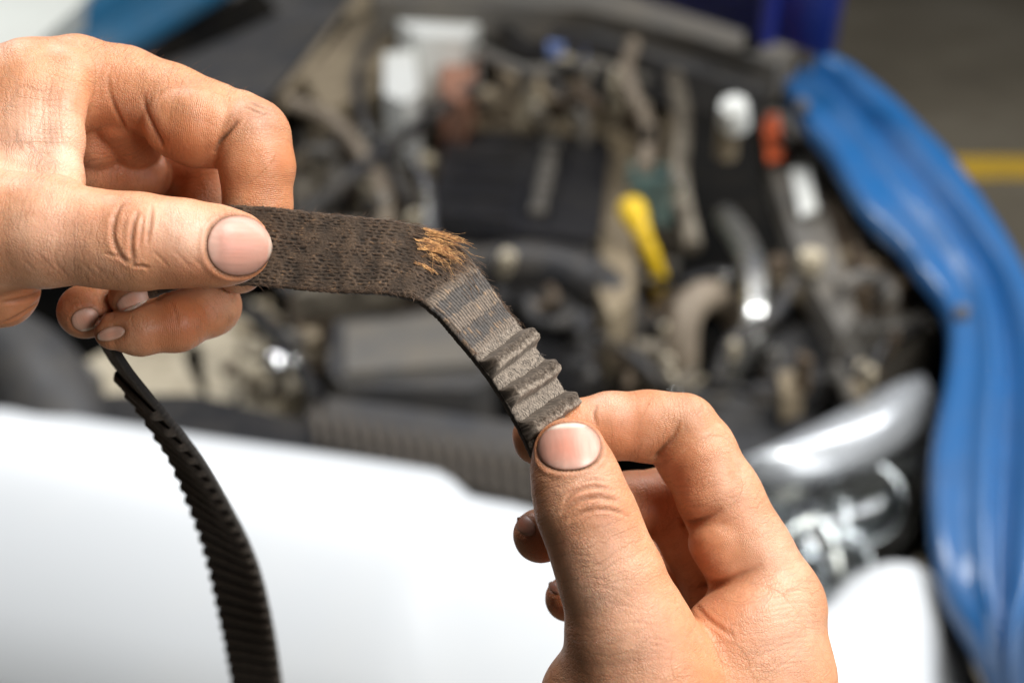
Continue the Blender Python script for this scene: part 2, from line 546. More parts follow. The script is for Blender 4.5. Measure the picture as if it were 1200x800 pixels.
cap_at('rail_bolt', 912, 302, .81, 12, .02, M_BROWN, car)
prism('connector', [(912, 436), (934, 432), (942, 458), (918, 464)], .75, .03, M_TAN, car, .012)
prism('connector', [(988, 424), (1016, 422), (1018, 442), (992, 444)], .755, .03, M_CREAM, car, .012)
prism('headlamp_bracket', [(820, 470), (900, 455), (1010, 455), (1060, 470), (1000, 500), (890, 545), (830, 520)], .70, .03, M_DGREY, car, .008)
tube('bonnet_cable', [P(760, 500, .70), P(800, 470, .72), P(850, 452, .73), P(905, 470, .72)], .006, M_BLACK, car)
prism('hole_shade_sheet', [(785, 160), (880, 150), (905, 300), (860, 320), (800, 330)], .52, .03, M_TRAYSHADE, car, .01)  # added dark sheet that gives the open hole its shade

# --- far-left corner: reservoir, brackets, cast housings
prism('expansion_tank', [(468, -8), (556, -10), (562, 30), (545, 46), (492, 42), (466, 26)], .90, .10, M_PLASTW, car, .02)
cap_at('tank_cap', 520, 40, .89, 17, .03, M_DGREY, car)
prism('fluid_reservoir', [(450, 62), (486, 60), (492, 108), (474, 120), (450, 110)], .87, .09, M_PLASTW, car, .016)
prism('brake_servo', [(520, 48), (562, 44), (556, 96), (540, 122), (516, 104)], .86, .1, M_RUST, car, .015)
prism('suspension_tower', [(402, 20), (470, 30), (440, 110), (380, 130), (356, 90)], .82, .12, M_TAN, car, .02)
prism('gearbox_casing', [(240, 366), (300, 352), (352, 384), (350, 452), (318, 482), (240, 470), (215, 420)], .62, .12, M_CREAM, car, .03)
prism('gearbox_casing', [(70, 440), (140, 402), (235, 404), (245, 470), (200, 492), (110, 486)], .62, .10, M_CREAM, car, .025)
prism('battery', [(392, 376), (560, 356), (580, 440), (556, 456), (400, 452), (384, 430)], .72, .12, M_DGREY, car, .016)
prism('battery_lid', [(404, 380), (550, 362), (562, 424), (404, 436)], .732, .02, M_GREY, car, .008)
prism('slam_panel', [(60, 462), (230, 462), (420, 508), (640, 552), (640, 590), (546, 586), (520, 562), (250, 520), (60, 492)], .735, .04, M_BLACK, car, .006)
for i in range(17):     # fins of the radiator shroud
    x = 366 + i * 16.5
    y = 472 + i * 3.4
    prism('shroud_fin', [(x, y), (x + 8, y + 1), (x + 12, y + 46 + i), (x + 4, y + 45 + i)], .748 - .001 * (i % 3), .03, M_FIN, car, .003)
prism('radiator_shroud', [(360, 462), (640, 500), (655, 545), (420, 520), (360, 500)], .73, .05, M_DGREY, car, .01)
lathe('chrome_ball_stud', P(325, 432, .735), (0, -.5, 1), [(.008, -.03), (.008, 0), (.013, .004), (.0155, .012), (.013, .020), (.006, .025), (.001, .0262)], M_CHROME, car, 24)
tube('air_duct', [P(-60, 380, .72), P(20, 420, .74), P(60, 470, .74), P(80, 540, .70)], .05, M_DGREY, car)
prism('air_box', [(-80, 400), (70, 395), (120, 440), (60, 475), (-80, 478)], .70, .1, M_GREY, car, .02)

# --- many small fittings: bolts, brackets, unions, clips and wires
prism('engine_casting', [(338, 112), (455, 8), (560, 30), (540, 130), (500, 250), (470, 330), (345, 345)], .70, .1, M_DUST, car, .02)
prism('engine_casting', [(556, 20), (700, 30), (800, 80), (790, 128), (700, 112), (550, 104)], .80, .1, M_DUST, car, .02)
prism('engine_casting', [(335, 330), (500, 262), (530, 330), (395, 372), (350, 400)], .66, .06, M_BROWN, car, .02)
prism('engine_casting', [(742, 130), (790, 140), (780, 330), (820, 440), (745, 440), (738, 350)], .66, .1, M_DUST, car, .02)
kit_l = [M_TAN, M_TAN, M_CREAM, M_BROWN, M_BROWN, M_GREY, M_DUST, M_DUST, M_DGREY, M_RUBBER]
kit_d = [M_DGREY, M_BLACK, M_BROWN, M_GREY, M_TAN, M_RUBBER]
zones = [([(335, 110), (470, 10), (540, 120), (350, 345)], .76, 90, kit_l), ([(440, 20), (560, 20), (520, 300), (400, 300)], .77, 40, kit_l), ([(560, 20), (800, 70), (790, 150), (560, 130)], .86, 50, kit_l),
         ([(240, 330), (390, 300), (380, 470), (240, 470)], .66, 26, kit_l), ([(740, 150), (800, 330), (820, 470), (735, 440)], .72, 36, kit_l),
         ([(880, 400), (1080, 370), (1060, 440), (860, 470)], .75, 18, kit_d), ([(560, 300), (720, 300), (760, 440), (580, 470)], .75, 14, kit_d), ([(960, 250), (1060, 300), (1090, 350), (980, 340)], .80, 10, kit_d)]
for poly, z0, n, kit in zones:
    q = np.array(poly, float)
    for i in range(n):
        w = rng.dirichlet((1, 1, 1, 1))
        x, y = w @ q
        z = z0 + rng.uniform(-.05, .04)
        m = kit[rng.integers(len(kit))]
        kind = rng.integers(4)
        if kind == 0:
            cap_at('bolt', x, y, z, rng.uniform(3, 6.5), .03, m, car, (rng.uniform(-.4, .4), rng.uniform(-.6, .1), 1))
        elif kind == 1:
            a, w_, h_ = rng.uniform(0, 3.14), rng.uniform(6, 18), rng.uniform(3, 7)
            c_, s_ = math.cos(a), math.sin(a)
            prism('bracket', [(x + c_ * w_ * i_ - s_ * h_ * j_, y + s_ * w_ * i_ * .7 + c_ * h_ * j_ * .7) for i_, j_ in ((-1, -1), (1, -1), (1, 1), (-1, 1))][::-1], z, rng.uniform(.02, .06), m, car, .003)
        elif kind == 2:
            a = rng.uniform(0, 6.28)
            L_ = rng.uniform(25, 60)
            pts = [P(x + math.cos(a + 0.5 * k_) * L_ * (k_ - 1.5) * .5, y + math.sin(a + 0.5 * k_) * L_ * (k_ - 1.5) * .35, z + rng.uniform(-.02, .02)) for k_ in range(4)]
            tube('hose', pts, rng.uniform(.004, .009), m, car, 8, 5)
        else:
            cap_at('union_nut', x, y, z, rng.uniform(6, 11), .04, m, car, (rng.uniform(-.6, .6), rng.uniform(-.9, .1), .8))
# longer looms, pipes and hoses that cross the bay, with clips
runs = [([(455, 20, .88), (420, 80, .84), (430, 150, .82), (470, 215, .80), (500, 268, .76)], .008, M_RUBBER), ([(340, 120, .84), (400, 150, .83), (450, 230, .80), (440, 310, .76)], .011, M_TANHOSE),
        ([(360, 250, .78), (420, 200, .82), (500, 140, .84), (560, 100, .86)], .009, M_RUBBER), ([(560, 60, .89), (620, 84, .89), (690, 76, .89), (760, 96, .88)], .009, M_GREY),
        ([(590, 30, .9), (640, 70, .9), (720, 96, .88), (790, 128, .86)], .007, M_BLACK), ([(745, 40, .9), (735, 90, .9), (760, 150, .86), (755, 200, .83)], .010, M_TANHOSE),
        ([(790, 90, .9), (800, 140, .87), (796, 210, .83), (812, 290, .78)], .012, M_DUST), ([(330, 340, .74), (380, 310, .76), (440, 320, .77), (510, 300, .78)], .010, M_RUBBER),
        ([(250, 350, .72), (300, 370, .73), (345, 420, .73), (372, 470, .74)], .010, M_BLACK), ([(480, 180, .82), (500, 220, .82), (505, 280, .8)], .007, M_SILVER),
        ([(770, 330, .76), (800, 330, .78), (850, 320, .78), (905, 338, .79)], .006, M_BLACK), ([(930, 330, .80), (905, 370, .79), (860, 400, .78), (840, 445, .75)], .008, M_RUBBER),
        ([(1080, 380, .76), (1040, 400, .77), (1020, 430, .76), (985, 450, .76)], .006, M_BLACK), ([(700, 395, .74), (745, 420, .74), (790, 460, .73), (850, 470, .73)], .007, M_RUBBER)]
for pts, r, m in runs:
    tube('hose', [P(*p_) for p_ in pts], r, m, car, 8, 8)
    p_ = pts[len(pts) // 2]
    cap_at('hose_clip', p_[0], p_[1], p_[2] + .012, 6, .02, random.choice([M_SILVER, M_CREAM, M_BLACK]), car)
for x, y in ((652, 46), (694, 48)):
    prism('blue_clip', [(x - 10, y - 8), (x + 10, y - 7), (x + 9, y + 9), (x - 10, y + 8)], .88, .03, M_LBLUE, car, .004)
for x, y in ((722, 78), (778, 50), (590, 290), (497, 178), (483, 245)):
    cap_at('pale_cap', x, y, .90 if y < 100 else .80, 10, .03, M_CREAM, car, (.2, -.5, 1))

# --- headlamp with chrome bowls behind a clear lens
lamp = empty('headlight', (0, 0, 0))
lamp.parent = car
lamp.location = Vector((P(1000, 580, .70))) - car.location
prism('lamp_housing', [(884, 545), (930, 520), (1010, 480), (1086, 446), (1098, 470), (1094, 560), (1066, 628), (1005, 700), (960, 716), (900, 690), (880, 600)],
      [.66, .66, .665, .67, .665, .64, .60, .56, .55, .57, .62], .08, M_GREY, lamp, .01)
ed = [P(872, 538, .735), P(930, 510, .74), P(1000, 474, .745), P(1050, 448, .745), P(1082, 438, .74)]
ed2 = [P(880, 556, .71), P(940, 556, .715), P(1010, 538, .72), P(1064, 512, .72), P(1100, 486, .715)]
ed, ed2 = catmull(ed, 8), catmull(ed2, 8)
mid = (ed + ed2) / 2 + np.array((0, 0, .008))
loft('lamp_top_trim', [ed - np.array((0, 0, .012)), ed, mid, ed2, ed2 - np.array((0, 0, .014))], M_TRIM, lamp, .002)


def bowl(px, py, z, r, m):
    c = P(px, py, z)
    ax = (C0 - c)
    ax = ax / np.linalg.norm(ax) + np.array((.1, -.1, .35))
    lathe('reflector', c - ax / np.linalg.norm(ax) * r * .6, ax, [(r * .2, 0), (r * .6, r * .16), (r * .9, r * .45), (r, r * .75), (r * .96, r * .75), (r * .84, r * .45), (r * .55, r * .2), (r * .16, r * .06), (r * .13, r * .30), (r * .05, r * .36)], m, lamp, 28)


M_SATIN = grimy('satin_reflector', (.80, .82, .84), 0.2, 1.0, (.5, .5, .5), 0.15, 14, 0.0)
bowl(935, 600, .655, .050, M_SATIN)
bowl(1008, 588, .665, .044, M_SATIN)
bowl(975, 662, .61, .040, M_SATIN)
prism('lamp_divider', [(900, 560), (960, 556), (1060, 530), (1070, 548), (1010, 566), (905, 575)], .69, .02, M_SILVER, lamp, .006)
tube('lamp_rim', [P(905, 650, .655), P(930, 622, .66), P(958, 612, .665), P(978, 650, .65), P(985, 700, .62)], .010, M_SILVER, lamp)


def lens_mat():
    m, nt, b = new_mat('clear_lamp_lens')
    nt.nodes.remove(b)
    tr = node(nt, 'ShaderNodeBsdfTransparent')
    tr.inputs[0].default_value = (.90, .93, .94, 1)
    gl = node(nt, 'ShaderNodeBsdfGlossy')
    gl.inputs['Roughness'].default_value = 0.05
    fr = node(nt, 'ShaderNodeFresnel')
    fr.inputs['IOR'].default_value = 1.5
    bpn = node(nt, 'ShaderNodeBump')
    bpn.inputs['Strength'].default_value = 0.05
    nt.links.new(noise(nt, 25, 2, 0.5, objco(nt)), bpn.inputs['Height'])
    nt.links.new(bpn.outputs[0], gl.inputs['Normal'])
    mx = node(nt, 'ShaderNodeMixShader')
    nt.links.new(fr.outputs[0], mx.inputs[0])
    nt.links.new(tr.outputs[0], mx.inputs[1])
    nt.links.new(gl.outputs[0], mx.inputs[2])
    nt.links.new(mx.outputs[0], nt.nodes['Material Output'].inputs[0])
    return m


l0 = ed2 - np.array((0, 0, .016))
l2 = resample(catmull([P(878, 705, .60), P(930, 722, .60), P(985, 712, .60), (P(1040, 672, .61)), P(1094, 600, .64)], 8), len(l0))
bul = np.array((0, -.05, .035))
loft('lens', [l0, l0 + (l2 - l0) * .2 + bul * .6, l0 + (l2 - l0) * .5 + bul, l0 + (l2 - l0) * .8 + bul * .7, l2], lens_mat(), lamp)

# --- made-up pale bench for the bright patch by the far wing
M_BENCH = grimy('stand_in_bench_paint', (.70, .72, .66), 0.5, 0, (.5, .5, .45), 0.4, 4, 0.05)
c = P(-40, 22, .86)
bench = empty('stand_in_bench', (c[0] - .25, c[1] + .2, 0), 'made-up pale bench standing in for the bright patch past the blue wing', 'stand_in_bench')
prism('stand_in_top', [(-420, 60), (-330, -80), (150, -70), (96, 4), (30, 62), (-120, 140), (-300, 200)], .90, .05, M_BENCH, bench, .006)
for x, y in ((-300, 130), (-280, -40), (40, -45), (-60, 70)):
    t_ = P(x, y, .845)
    tube('leg', [t_, np.array((t_[0], t_[1], 0.0))], .025, M_BENCH, bench, 8)


# ================================================================== the worn timing belt
BELT_W, PITCH_T, BASE_T = 21.0, 9.525, 2.4        # millimetres
bctrl = [  # px, py, depth mm, direction of the toothed face (camera space, z towards the lens)
    (330, 985, 345, 20), (318, 900, 290, 20), (303, 815, 236, 22), (289, 735, 188, 28),
    (268, 650, 140, 46), (234, 570, 94, 66), (205, 520, 64, 76),
    (165, 466, 38, 83), (130, 418, 24, 84), (116, 376, 20, (-.90, .2, .4)), (135, 325, 11, (-.6, 0, .8)),
    (195, 294, 3, (-.1, .1, 1)), (278, 287, 0, (0, .08, 1)), (390, 296, 0, (.02, .22, 1)), (462, 301, 0, (.05, .36, .92)),
    (508, 315, -0.5, (.22, .42, .86)), (538, 341, -1, (.50, .43, .74)), (562, 371, -1, (.60, .42, .68)), (598, 416, -1, (.62, .42, .66)),
    (632, 468, -1, (.60, .40, .68)), (658, 518, 0, (.56, .38, .72)), (682, 575, 4, (.44, .34, .83)), (702, 630, 10, (.4, .34, .85))]
bp = np.array([CP(x, y, d) for x, y, d, _ in bctrl])
bT = np.gradient(bp, axis=0)
bn = []
for p_, T_, (*_, n_) in zip(bp, bT, bctrl):
    if not isinstance(n_, tuple):      # n_ degrees turned away from the lens, teeth to the left
        T_ = T_ / np.linalg.norm(T_)
        v_ = -p_ / np.linalg.norm(p_)
        a_ = v_ - T_ * v_.dot(T_)
        a_ /= np.linalg.norm(a_)
        b_ = np.cross(a_, T_)
        b_ = b_ if b_[0] < 0 else -b_
        n_ = math.cos(math.radians(n_)) * a_ + math.sin(math.radians(n_)) * b_
    bn.append(n_)
bn = np.array(bn, float)
dense = catmull(np.hstack([bp, bn]), 60)
S_ = np.concatenate([[0], np.cumsum(np.linalg.norm(np.diff(dense[:, :3], axis=0), axis=1))])
BLEN = S_[-1]


def belt_frame(s):
    s = np.atleast_1d(s)
    p = np.stack([np.interp(s, S_, dense[:, k]) for k in range(3)], 1)
    e = 1.2
    T = np.stack([np.interp(s + e, S_, dense[:, k]) - np.interp(s - e, S_, dense[:, k]) for k in range(3)], 1)
    T /= np.linalg.norm(T, axis=1)[:, None]
    N = np.stack([np.interp(s, S_, dense[:, 3 + k]) for k in range(3)], 1)
    N -= T * (N * T).sum(1)[:, None]
    N /= np.linalg.norm(N, axis=1)[:, None]
    W = np.cross(N, T)
    return p, T, N, W


def s_at(px, py, lo=0.0):
    """arc length where the belt passes this pixel"""
    q = dense[:, :3]
    x = q[:, 0] / -q[:, 2] * F_PX + 600
    y = -q[:, 1] / -q[:, 2] * F_PX + 400
    d = (x - px) ** 2 + (y - py) ** 2
    d[S_ < lo] = 1e9
    return S_[np.argmin(d)]


def vnoise(x, y, seed=0):
    """smooth value noise on arrays"""
    def h(i, j):
        k = (i * 374761393 + j * 668265263 + seed * 982451653) & 0x7fffffff
        k = ((k ^ (k >> 13)) * 1274126177) & 0x7fffffff
        return ((k ^ (k >> 16)) & 0xffff) / 65535.0
    xi, yi = np.floor(x).astype(np.int64), np.floor(y).astype(np.int64)
    fx, fy = x - xi, y - yi
    fx, fy = fx * fx * (3 - 2 * fx), fy * fy * (3 - 2 * fy)
    return (h(xi, yi) * (1 - fx) + h(xi + 1, yi) * fx) * (1 - fy) + (h(xi, yi + 1) * (1 - fx) + h(xi + 1, yi + 1) * fx) * fy


s_thumb = s_at(200, 294)
s_fray = s_at(520, 318, s_thumb)
TEETH_S = [s_at(595, 415, s_fray)]
TEETH_S += [TEETH_S[0] + PITCH_T * k for k in (1, 2, 3)]
S_BAND = TEETH_S[0] - PITCH_T / 2          # where the stripped teeth begin


def sstep(a, b, x):
    t = np.clip((x - a) / (b - a), 0, 1)
    return t * t * (3 - 2 * t)


def fabric(u, v):
    """height (mm) and colour of the worn toothed face: u along, v across (both mm)"""
    # zone a: long flat stretch, torn slits between twisted cords; zone b: bare bands where teeth sheared off
    b = sstep(s_fray + 1.0, s_fray + 6.0, u)
    wob = vnoise(u * 0.35, v * 0.6, 3) * 0.5 + vnoise(u * 0.11, v * 0.2, 4) * 1.0 + 0.25 * vnoise(u * 1.3, v * 1.2, 6)
    row = (v + wob) / 1.0
    ri = np.floor(row)
    fr = row - ri
    ph = vnoise(ri * 7.31, ri * 0 + 2.5, 9) * 20
    per = 2.6
    c = (u + 0.8 * vnoise(u * 0.45, ri * 3.7, 7) + 1.0 * vnoise(u * 0.12, ri * 9.1, 8) + 0.5 * per * ri + 0.1 * ph) / per
    cf = c - np.floor(c)
    slit = np.exp(-((fr - 0.5) / 0.22) ** 2) * sstep(0.12, 0.3, cf) * sstep(0.97, 0.75, cf)
    slit *= 0.95 * sstep(0.0, 0.75, vnoise(u * 0.4, v * 0.5, 5))
    ridge = np.sin(u / PITCH_T * 2 * math.pi)
    n1 = vnoise(u * 2.6, v * 4.5, 11)
    n2 = vnoise(u * 0.5, v * 0.5, 12)
    ha = -0.40 * slit + 0.20 * n1 + 0.13 * ridge + 0.12 * n2
    pale = sstep(-0.2, 0.9, ridge) * 0.25 + 0.7 * n2
    base = np.stack([np.interp(pale, [0, 1], x) for x in ((.032, .098), (.020, .061), (.012, .037))], -1)
    ca = base * (0.75 + 0.6 * n1)[..., None]
    ca = ca * (1 - 0.85 * np.clip(slit, 0, 1))[..., None]
    fleck = sstep(0.74, 0.9, vnoise(u * 1.6, v * 5.0, 21)) * sstep(0.35, 0.7, n2)
    ca = ca + fleck[..., None] * np.array((.16, .085, .035)) * 0.8
    # zone b: fine cords along the belt in alternating bands
    k = (u - S_BAND) / PITCH_T
    bandf = k - np.floor(k)
    land = sstep(0.18, 0.26, bandf) * sstep(0.82, 0.74, bandf)     # 1: where a tooth stood
    edge_w = 0.10 * (vnoise(v * 1.3, np.floor(k) * 3.1, 31) - 0.5)
    bandf2 = np.clip(bandf + edge_w, 0, 1)
    land = sstep(0.20, 0.27, bandf2) * sstep(0.80, 0.73, bandf2)
    cord = (v + 0.25 * vnoise(u * 0.5, v * 0.3, 33)) / 0.98
    cc = np.abs((cord - np.floor(cord)) - 0.5) * 2
    crow = np.floor(cord)
    cn = vnoise(crow * 5.7, u * 0.55, 35)
    hb = 0.32 * (1 - cc ** 2) * (0.5 + 0.7 * cn) + 0.24 * (1 - land) + 0.1 * n1
    gap = sstep(0.5, 0.85, cc)
    dark = np.array((.085, .076, .070))
    tan = np.array((.215, .165, .125))
    tt = (1 - land) * (0.65 + 0.5 * cn) + land * 0.25 * cn
    cb = dark + (tan - dark) * np.clip(tt, 0, 1)[..., None]
    cb = cb * (0.7 + 0.65 * n1)[..., None] * (1 - 0.8 * gap)[..., None]
    orange = sstep(0.62, 0.8, cn) * sstep(0.45, 0.75, vnoise(u * .6, v * .6, 37)) * (1 - gap)
    cb = cb + orange[..., None] * np.array((.16, .085, .03)) * 0.8
    # zone c: knitted land between the surviving teeth, greyer and powdery
    cz = sstep(S_BAND - 1.5, S_BAND + 0.5, u)
    cg = np.array((.255, .207, .163)) * (0.55 + 0.75 * vnoise(u * 2.2, v * 3.6, 41))[..., None]
    knit = np.abs(np.sin(v * 3.4 + 1.3 * np.sin(u * 2.4)))
    cg = cg * (0.62 + 0.45 * knit)[..., None]
    hg = 0.16 * knit + 0.16 * n1
    # torn pit under the frayed cords
    pit = np.exp(-((u - s_fray + 3.0) / 4.6) ** 2 - ((v - 46.6) / 4.0) ** 2) * (0.5 + 0.8 * vnoise(u * 1.1, v * 1.1, 45))
    pit = np.clip(pit * 1.3, 0, 1)
    ha, hb = ha - 0.7 * pit, hb - 0.7 * pit
    torn = np.array((.030, .016, .009)) + np.array((.16, .075, .026)) * sstep(0.5, 0.8, vnoise(u * 1.5, v * 4.5, 46))[..., None]
    ca = ca * (1 - pit)[..., None] + torn * pit[..., None]
    cb = cb * (1 - pit)[..., None] + torn * pit[..., None]
    h = ha * (1 - b) + hb * b
    col = ca * (1 - b)[..., None] + cb * b[..., None]
    h = h * (1 - cz) + hg * cz
    col = col * (1 - cz)[..., None] + cg * cz[..., None]
    # the hanging length is oily and dark
    hang = sstep(s_thumb - 18, s_thumb - 30, u)
    ch = np.array((.034, .027, .021)) * (0.7 + 0.7 * n1)[..., None]
    scuff = np.exp(-((u - s_at(230, 547)) / 5) ** 2 - ((v - 4) / 7) ** 2) * sstep(0.3, 0.6, n2 + n1 * 0.4)
    ch = ch + scuff[..., None] * np.array((.30, .26, .20))
    col = col * (1 - hang)[..., None] + ch * hang[..., None]
    h = h * (1 - 0.7 * hang)
    return h, col


def belt_mat():
    m, nt, b = new_mat('worn_belt_rubber')
    at = node(nt, 'ShaderNodeAttribute', attribute_name='Col')
    nz = noise(nt, 2200, 3, 0.7, objco(nt))
    nt.links.new(mixc(nt, 1.0, at.outputs['Color'], ramp(nt, nz, [(0.25, (.55, .55, .55)), (0.75, (1.3, 1.3, 1.3))]), 'MULTIPLY'), b.inputs['Base Color'])
    b.inputs['Roughness'].default_value = 0.82
    b.inputs['Specular IOR Level'].default_value = 0.35
    b.inputs['Sheen Weight'].default_value = 0.12
    b.inputs['Sheen Tint'].default_value = (.9, .8, .7, 1)
    bpn = node(nt, 'ShaderNodeBump')
    bpn.inputs['Strength'].default_value = 0.6
    bpn.inputs['Distance'].default_value = 0.0002
    nt.links.new(nz, bpn.inputs['Height'])
    nt.links.new(bpn.outputs[0], b.inputs['Normal'])
    return m


M_BELT = belt_mat()


def set_col(me, col):
    a = me.color_attributes.new('Col', 'FLOAT_COLOR', 'POINT')
    c4 = np.ones((len(col), 4), np.float32)
    c4[:, :3] = np.clip(col, 0, 1)
    a.data.foreach_set('color', c4.ravel())


belt_root = empty('timing_belt', cam2world(CP(390, 296, 0)),
                  'torn dark brown toothed timing belt stretched between the two hands and hanging below one', 'belt')


def belt_band():
    # fine steps where it is in focus, coarser where it hangs
    s = np.concatenate([np.arange(0, s_thumb - 12, 0.5), np.arange(s_thumb - 12, BLEN, 0.2)])
    v = np.concatenate([np.arange(-BELT_W / 2, BELT_W / 2 + 1e-6, 0.2)])
    p, T, N, W = belt_frame(s)
    U, V = np.meshgrid(s, v, indexing='ij')
    rag = 0.28 * (vnoise(s * 1.1, s * 0 + 1, 51) - 0.5) + 0.22 * (vnoise(s * 3.3, s * 0 + 1, 52) - 0.5)
    rag2 = 0.28 * (vnoise(s * 1.1, s * 0 + 5, 53) - 0.5) + 0.22 * (vnoise(s * 3.3, s * 0 + 5, 54) - 0.5)
    k = np.clip((V / (BELT_W / 2)), -1, 1)
    Vd = V + np.where(k > 0, k ** 8 * rag[:, None], k ** 8 * rag2[:, None])
    h, col = fabric(U, V + 40)
    h = h * (1 - np.abs(k) ** 30)
    rnd = -0.5 * np.abs(k) ** 24
    top = p[:, None] + W[:, None] * Vd[..., None] + N[:, None] * (h + rnd)[..., None]
    # sides and back
    vb = v[::-1]
    Hb = -BASE_T + 0 * h[:, ::-1]
    back = p[:, None] + W[:, None] * (Vd[:, ::-1] * 0.995)[..., None] + N[:, None] * Hb[..., None]
    mid1 = p[:, None] + W[:, None] * (Vd[:, -1:] + 0.02)[..., None] + N[:, None] * (-0.9)
    mid2 = p[:, None] + W[:, None] * (Vd[:, :1] - 0.02)[..., None] + N[:, None] * (-0.9)
    sub = slice(None, None, 8)
    G = np.concatenate([top, mid1, back[:, sub], mid2], 1)
    n1 = vnoise(U * 2, V * 2, 61)
    dk = np.array((.018, .016, .015))
    sidec = np.broadcast_to(dk, (len(s), 1, 3)) * 0.8
    backc = np.broadcast_to(dk, back[:, sub].shape)
    C = np.concatenate([col, sidec, backc, sidec], 1)
    G = np.transpose(G, (1, 0, 2))
    C = np.transpose(C, (1, 0, 2))
    Wd = cam2world(G.reshape(-1, 3)).reshape(G.shape)
    me = grid_mesh('backing_band', Wd, closed_u=True)
    set_col(me, C.reshape(-1, 3))
    return link_mesh('backing_band', me, M_BELT, belt_root)


belt_band()


def h_u(U):
    return np.sign(U) * (1 - np.clip(np.abs(U) / 3, 0, 1)) * 2.0


def tooth(s0, fine, seed):
    step = 0.22 if fine else 0.7
    hw, TH = (3.1, 4.2) if fine else (2.7, 2.5)
    du = np.arange(-hw, hw + 1e-6, step if fine else 0.55)
    v = np.arange(-BELT_W / 2 - 0.1, BELT_W / 2 + 0.1001, step)
    p, T, N, W = belt_frame(np.array([s0]))
    p, T, N, W = p[0], T[0], N[0], W[0]
    U, V = np.meshgrid(du, v, indexing='ij')
    lean = 0.25 * (vnoise(V * 0.35, V * 0 + seed, 71) - 0.5)
    Uw = U + lean * 2
    prof = TH * (sstep(hw, 1.45, np.abs(U)) * 0.93 + 0.07 * np.clip(1 - (U / 1.6) ** 2, 0, 1)) if fine else TH * np.clip(1 - (np.abs(U) / hw) ** 2.6, 0, 1) ** 0.85
    chip = ((vnoise(V * 0.4 + seed, U * 0.2, 72 + seed) - 0.5) * 0.5 + (vnoise(V * 1.6 + seed, U * 1.6, 76 + seed) - 0.5) * 0.4) * (prof / TH)
    n1 = vnoise(U * 3.6 + 9 * seed + h_u(U), V * 3.6, 73)
    n2 = vnoise(U * 1.0 + 9 * seed, V * 1.0, 74)
    k = np.abs(V) / (BELT_W / 2)
    fall = 1 - 0.35 * np.clip(k - 0.93, 0, 1) / 0.07
    h = prof * fall + (chip + 0.32 * (n1 - 0.5) + 0.3 * (n2 - 0.5)) * (prof > 0.2) * (1.0 if fine else 0.3)
    Vr = V + 0.5 * (vnoise(U * 0.9 + seed * 5, V * 0, 75) - 0.5) * np.clip(k - 0.8, 0, 1) * 5 * (1 if fine else .3)
    G = p + T * Uw[..., None] + W * Vr[..., None] + N * (h - 0.25)[..., None]
    if fine:
        top = prof / TH
        pale = np.clip(0.05 + 1.0 * sstep(-0.3, 1.2, U + 1.2 * (n2 - 0.5)) + 0.5 * (n1 - 0.5), 0, 1)  # upper flank dirt brown; the lit grey of the lower flank is painted in
        C = np.array((.060, .042, .028)) + (np.array((.235, .19, .148)) - np.array((.060, .042, .028))) * pale[..., None]
        C = C * (0.6 + 0.8 * n1)[..., None]
    else:
        C = np.array((.055, .042, .032)) * (0.6 + 0.8 * n1)[..., None]
    # skirt closing the tooth at its two ends
    endA = p + T * Uw[:, :1, None] + W * Vr[:, :1, None] + N * (-0.4)
    endB = p + T * Uw[:, -1:, None] + W * Vr[:, -1:, None] + N * (-0.4)
    G = np.concatenate([endA, G, endB], 1)
    C = np.concatenate([C[:, :1] * 0.5, C, C[:, -1:] * 0.5], 1)
    me = grid_mesh('tooth', cam2world(G.reshape(-1, 3)).reshape(G.shape))
    set_col(me, C.reshape(-1, 3))
    return link_mesh('tooth', me, M_BELT, belt_root)


for i, s0 in enumerate(TEETH_S):
    tooth(s0, True, i + 1)
s0 = s_at(163, 462)
k = 0
while s0 > 4:
    tooth(s0, False, 20 + k)
    s0 -= PITCH_T
    k += 1


def fibres(name, items, m, parent):
    """items: list of (points (n,3) camera mm, radius mm); one mesh of thin three-sided threads"""
    V, Fc = [], []
    for pts, r in items:
        n = len(pts)
        T = np.gradient(pts, axis=0)
        T /= np.linalg.norm(T, axis=1)[:, None] + 1e-9
        A = np.cross(T, (0.31, 0.2, 0.93))
        A /= np.linalg.norm(A, axis=1)[:, None] + 1e-9
        B = np.cross(T, A)
        o = len(V) * 0 + sum(len(x) for x in V)
        taper = np.linspace(1, 0.45, n)[:, None] * r
        ring = np.stack([pts + taper * (math.cos(a) * A + math.sin(a) * B) for a in (0, 2.094, 4.189)], 1)
        V.append(ring.reshape(-1, 3))
        for i in range(n - 1):
            for k in range(3):
                Fc.append((o + i * 3 + k, o + i * 3 + (k + 1) % 3, o + i * 3 + 3 + (k + 1) % 3, o + i * 3 + 3 + k))
    V = np.concatenate(V)
    me = bpy.data.meshes.new(name)
    me.from_pydata(cam2world(V).tolist(), [], Fc)
    o = link_mesh(name, me, m, parent)
    o['kind'] = 'stuff'
    return o


def thread_mat(name, c1, c2):
    m, nt, b = new_mat(name)
    nz = noise(nt, 900, 2, 0.6, objco(nt))
    nt.links.new(ramp(nt, nz, [(0.3, c1), (0.7, c2)]), b.inputs['Base Color'])
    b.inputs['Roughness'].default_value = 0.6
    b.inputs['Sheen Weight'].default_value = 0.3
    return m


M_FRAY = thread_mat('frayed_cord_orange', (.34, .125, .035), (.90, .52, .19))
M_FUZZ = thread_mat('frayed_cord_brown', (.05, .03, .018), (.26, .14, .07))
M_FUZZD = thread_mat('belt_lint_grey', (.035, .028, .022), (.15, .12, .095))


